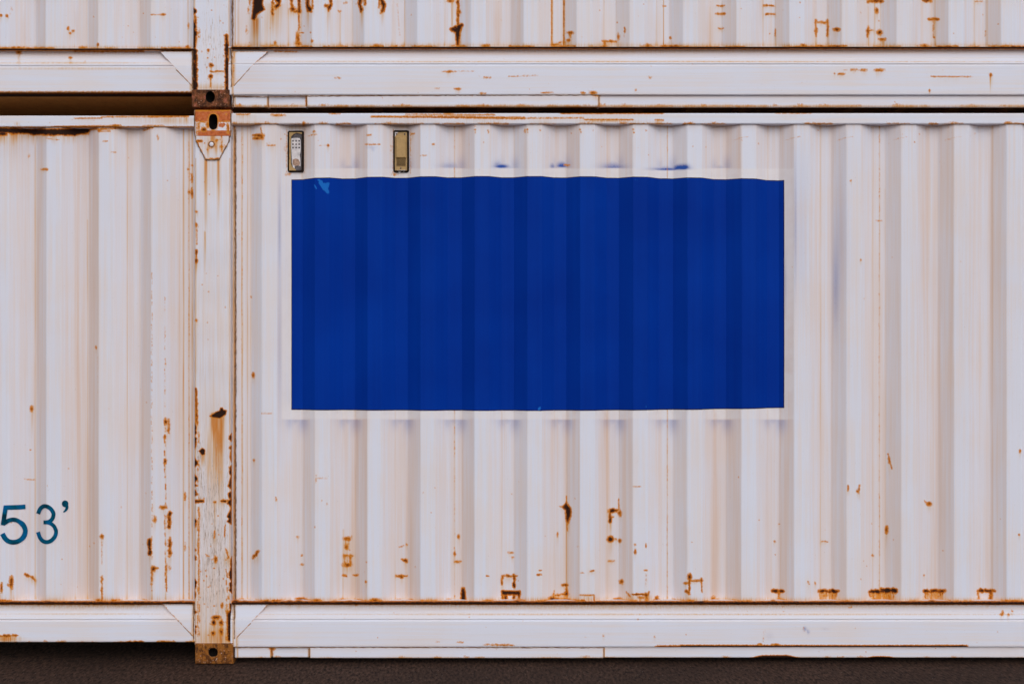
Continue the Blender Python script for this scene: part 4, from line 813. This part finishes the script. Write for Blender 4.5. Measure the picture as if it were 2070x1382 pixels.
pbox('cover', 800.5, 821, 277.5, 320.5, B-.014, B-.002, M['vent'], vr, .004)
pbox('grille_back', 802, 820, 321, 335.5, B-.0035, B-.001, M['hole'], vr)
V, F = [], []
def addv(v, f):
    F.extend(tuple(a+len(V) for a in q) for q in f); V.extend(v)
for i in range(9):
    x = 802+18*i/8; addv(*box_vf(X(x-.22, DI), X(x+.22, DI), B-.0065, B-.0034, Z(335.5, DI), Z(321, DI)))
for i in range(7):
    y = 321.3+14*i/6; addv(*box_vf(X(802, DI), X(820, DI), B-.0075, B-.0036, Z(y+.22, DI), Z(y-.22, DI)))
sub('grille', V, F, M['vent'], vr)
for x, y in ((801.5, 271), (818, 271.5), (810, 340.5)):
    v, f = disc(x, y, 1.7, B-.0022, .002); sub('screw', v, f, M['vent_dark'], vr)
ppoly('sealant_smear', [(797, 268), (800, 266), (807, 267), (803, 270), (799, 276), (797, 281)], B-.003, B, M['vent_grey'], vr)
ppoly('sealant_smear', [(803, 345), (820, 344.5), (817, 349), (812, 348), (807, 350.5)], B-.0062, B, M['vent_grey'], vr)
v, f = rr_ring(581, 264, 615, 349, 4.5, 5.4, B, .009); vl = add_mesh('vent', v, f, M['seal'], low, True); vl['label'] = 'broken vent showing its bare perforated plate'
pbox('cavity', 584.5, 612, 267, 346.5, B-.0005, B+.004, M['vent_dark'], vl)
pts = [(589.5, 281), (593, 280), (600, 279.5), (606, 280), (608, 284), (608.5, 300), (607.5, 310), (606, 314), (607.5, 320), (608, 338), (600, 342), (593, 340), (590.5, 330), (590, 315), (589, 300)]
pp = ppoly('perforated_plate', pts, B-.004, B-.001, M['vent_grey'], vl)
V, F = [], []
for x in (592.2, 598.6, 604.8):
    for y in (285, 291.8, 298.6): addv(*disc(x, y, 1.9, B-.0042, .0003))
sub('perforations', V, F, M['vent_dark'], vl)
ppoly('rust_stain', [(592, 324), (598, 321), (604, 323), (607, 329), (606, 335), (598, 337), (592, 333)], B-.0046, B-.0042, plain('stain_film', (.36, .23, .17), .8, .2, .6, 70), vl)
ppoly('broken_cover', [(584.5, 268), (611, 267), (611, 272), (600, 269.5), (594, 272), (589, 277), (588, 300), (588.5, 330), (586, 338), (585, 300)], B-.007, B-.001, M['vent'], vl)
ppoly('broken_cover', [(585, 322), (588.5, 331), (591, 338), (597, 342), (600, 346.5), (585, 346.5)], B-.009, B-.001, M['vent'], vl)
ppoly('crumpled_scrap', [(596, 338), (602, 335), (608, 337), (609, 343), (606, 346), (602, 348.5), (598, 345)], B-.008, B-.003, M['vent_dark'], vl)

# ---------------------------------------------------------------- 53' lettering, laid on the sheet
wl = wall_depth(PLL)
def gp(x, y): return x/9.41, 990+y/9.41
def smooth_line(p, n=6):
    if len(p) == 2: return [(p[0][0]+(p[1][0]-p[0][0])*i/12, p[0][1]+(p[1][1]-p[0][1])*i/12) for i in range(13)]
    out = []
    q = [p[0]]+list(p)+[p[-1]]
    for i in range(1, len(q)-2):
        for k in range(n):
            t = k/n; a, b, c_, d_ = q[i-1], q[i], q[i+1], q[i+2]
            out.append(tuple(.5*(2*b[j]+(c_[j]-a[j])*t+(2*a[j]-5*b[j]+4*c_[j]-d_[j])*t*t+(3*b[j]-a[j]-3*c_[j]+d_[j])*t**3) for j in (0, 1)))
    return out+[p[-1]]
def glyph(name, strokes):
    V, F = [], []
    for si, (p, w0, w1) in enumerate(strokes):
        L = smooth_line(p); n = 5; base = len(V)
        for i, (x, y) in enumerate(L):
            a, b = L[max(i-1, 0)], L[min(i+1, len(L)-1)]; tx, ty = b[0]-a[0], b[1]-a[1]; l = math.hypot(tx, ty) or 1
            wdt = w0+(w1-w0)*i/(len(L)-1) if w0 else 2*math.sqrt(max(65**2-(y-257)**2, 4))
            for k in range(n+1):
                o_ = (k/n-.5)*wdt; px, py = gp(x-ty/l*o_, y+tx/l*o_)
                xm = X(px, DO); dd = float(wl(xm))+float(dent(xm, Z(py, DO))); xm = X(px, dd)
                V.append((xm, float(wl(xm))+float(dent(xm, Z(py, DO)))-.0028-.0004*si, Z(py, dd)))
        for i in range(len(L)-1):
            for k in range(n): F.append((base+i*(n+1)+k, base+i*(n+1)+k+1, base+(i+1)*(n+1)+k+1, base+(i+1)*(n+1)+k))
    return add_mesh(name, V, F, M['teal'], low)
glyph('numeral', [([(78, 333), (487, 314)], 88, 88), ([(116, 298), (60, 668)], 86, 86), ([(88, 628), (145, 588), (210, 564), (290, 558), (370, 585), (440, 645), (480, 720), (488, 790), (465, 870), (415, 932), (340, 972), (250, 985), (160, 965), (95, 905), (50, 825)], 80, 94)])['label'] = 'teal figure 5'
glyph('numeral', [([(720, 452), (750, 375), (795, 325), (850, 303), (920, 320), (985, 375), (1020, 450), (1005, 530), (955, 588), (890, 610), (828, 612)], 80, 74), ([(880, 609), (950, 626), (1010, 665), (1050, 720), (1070, 790), (1052, 870), (1000, 940), (940, 975), (875, 985), (810, 962), (755, 900), (718, 798)], 70, 80)])['label'] = 'teal figure 3'
glyph('apostrophe', [([(1247, 192.2), (1247, 194), (1247, 200), (1247, 215), (1247, 257), (1247, 299), (1247, 314), (1247, 320), (1247, 321.8)], 0, 0), ([(1275, 280), (1282, 330), (1262, 375), (1238, 398), (1212, 416)], 70, 22)])
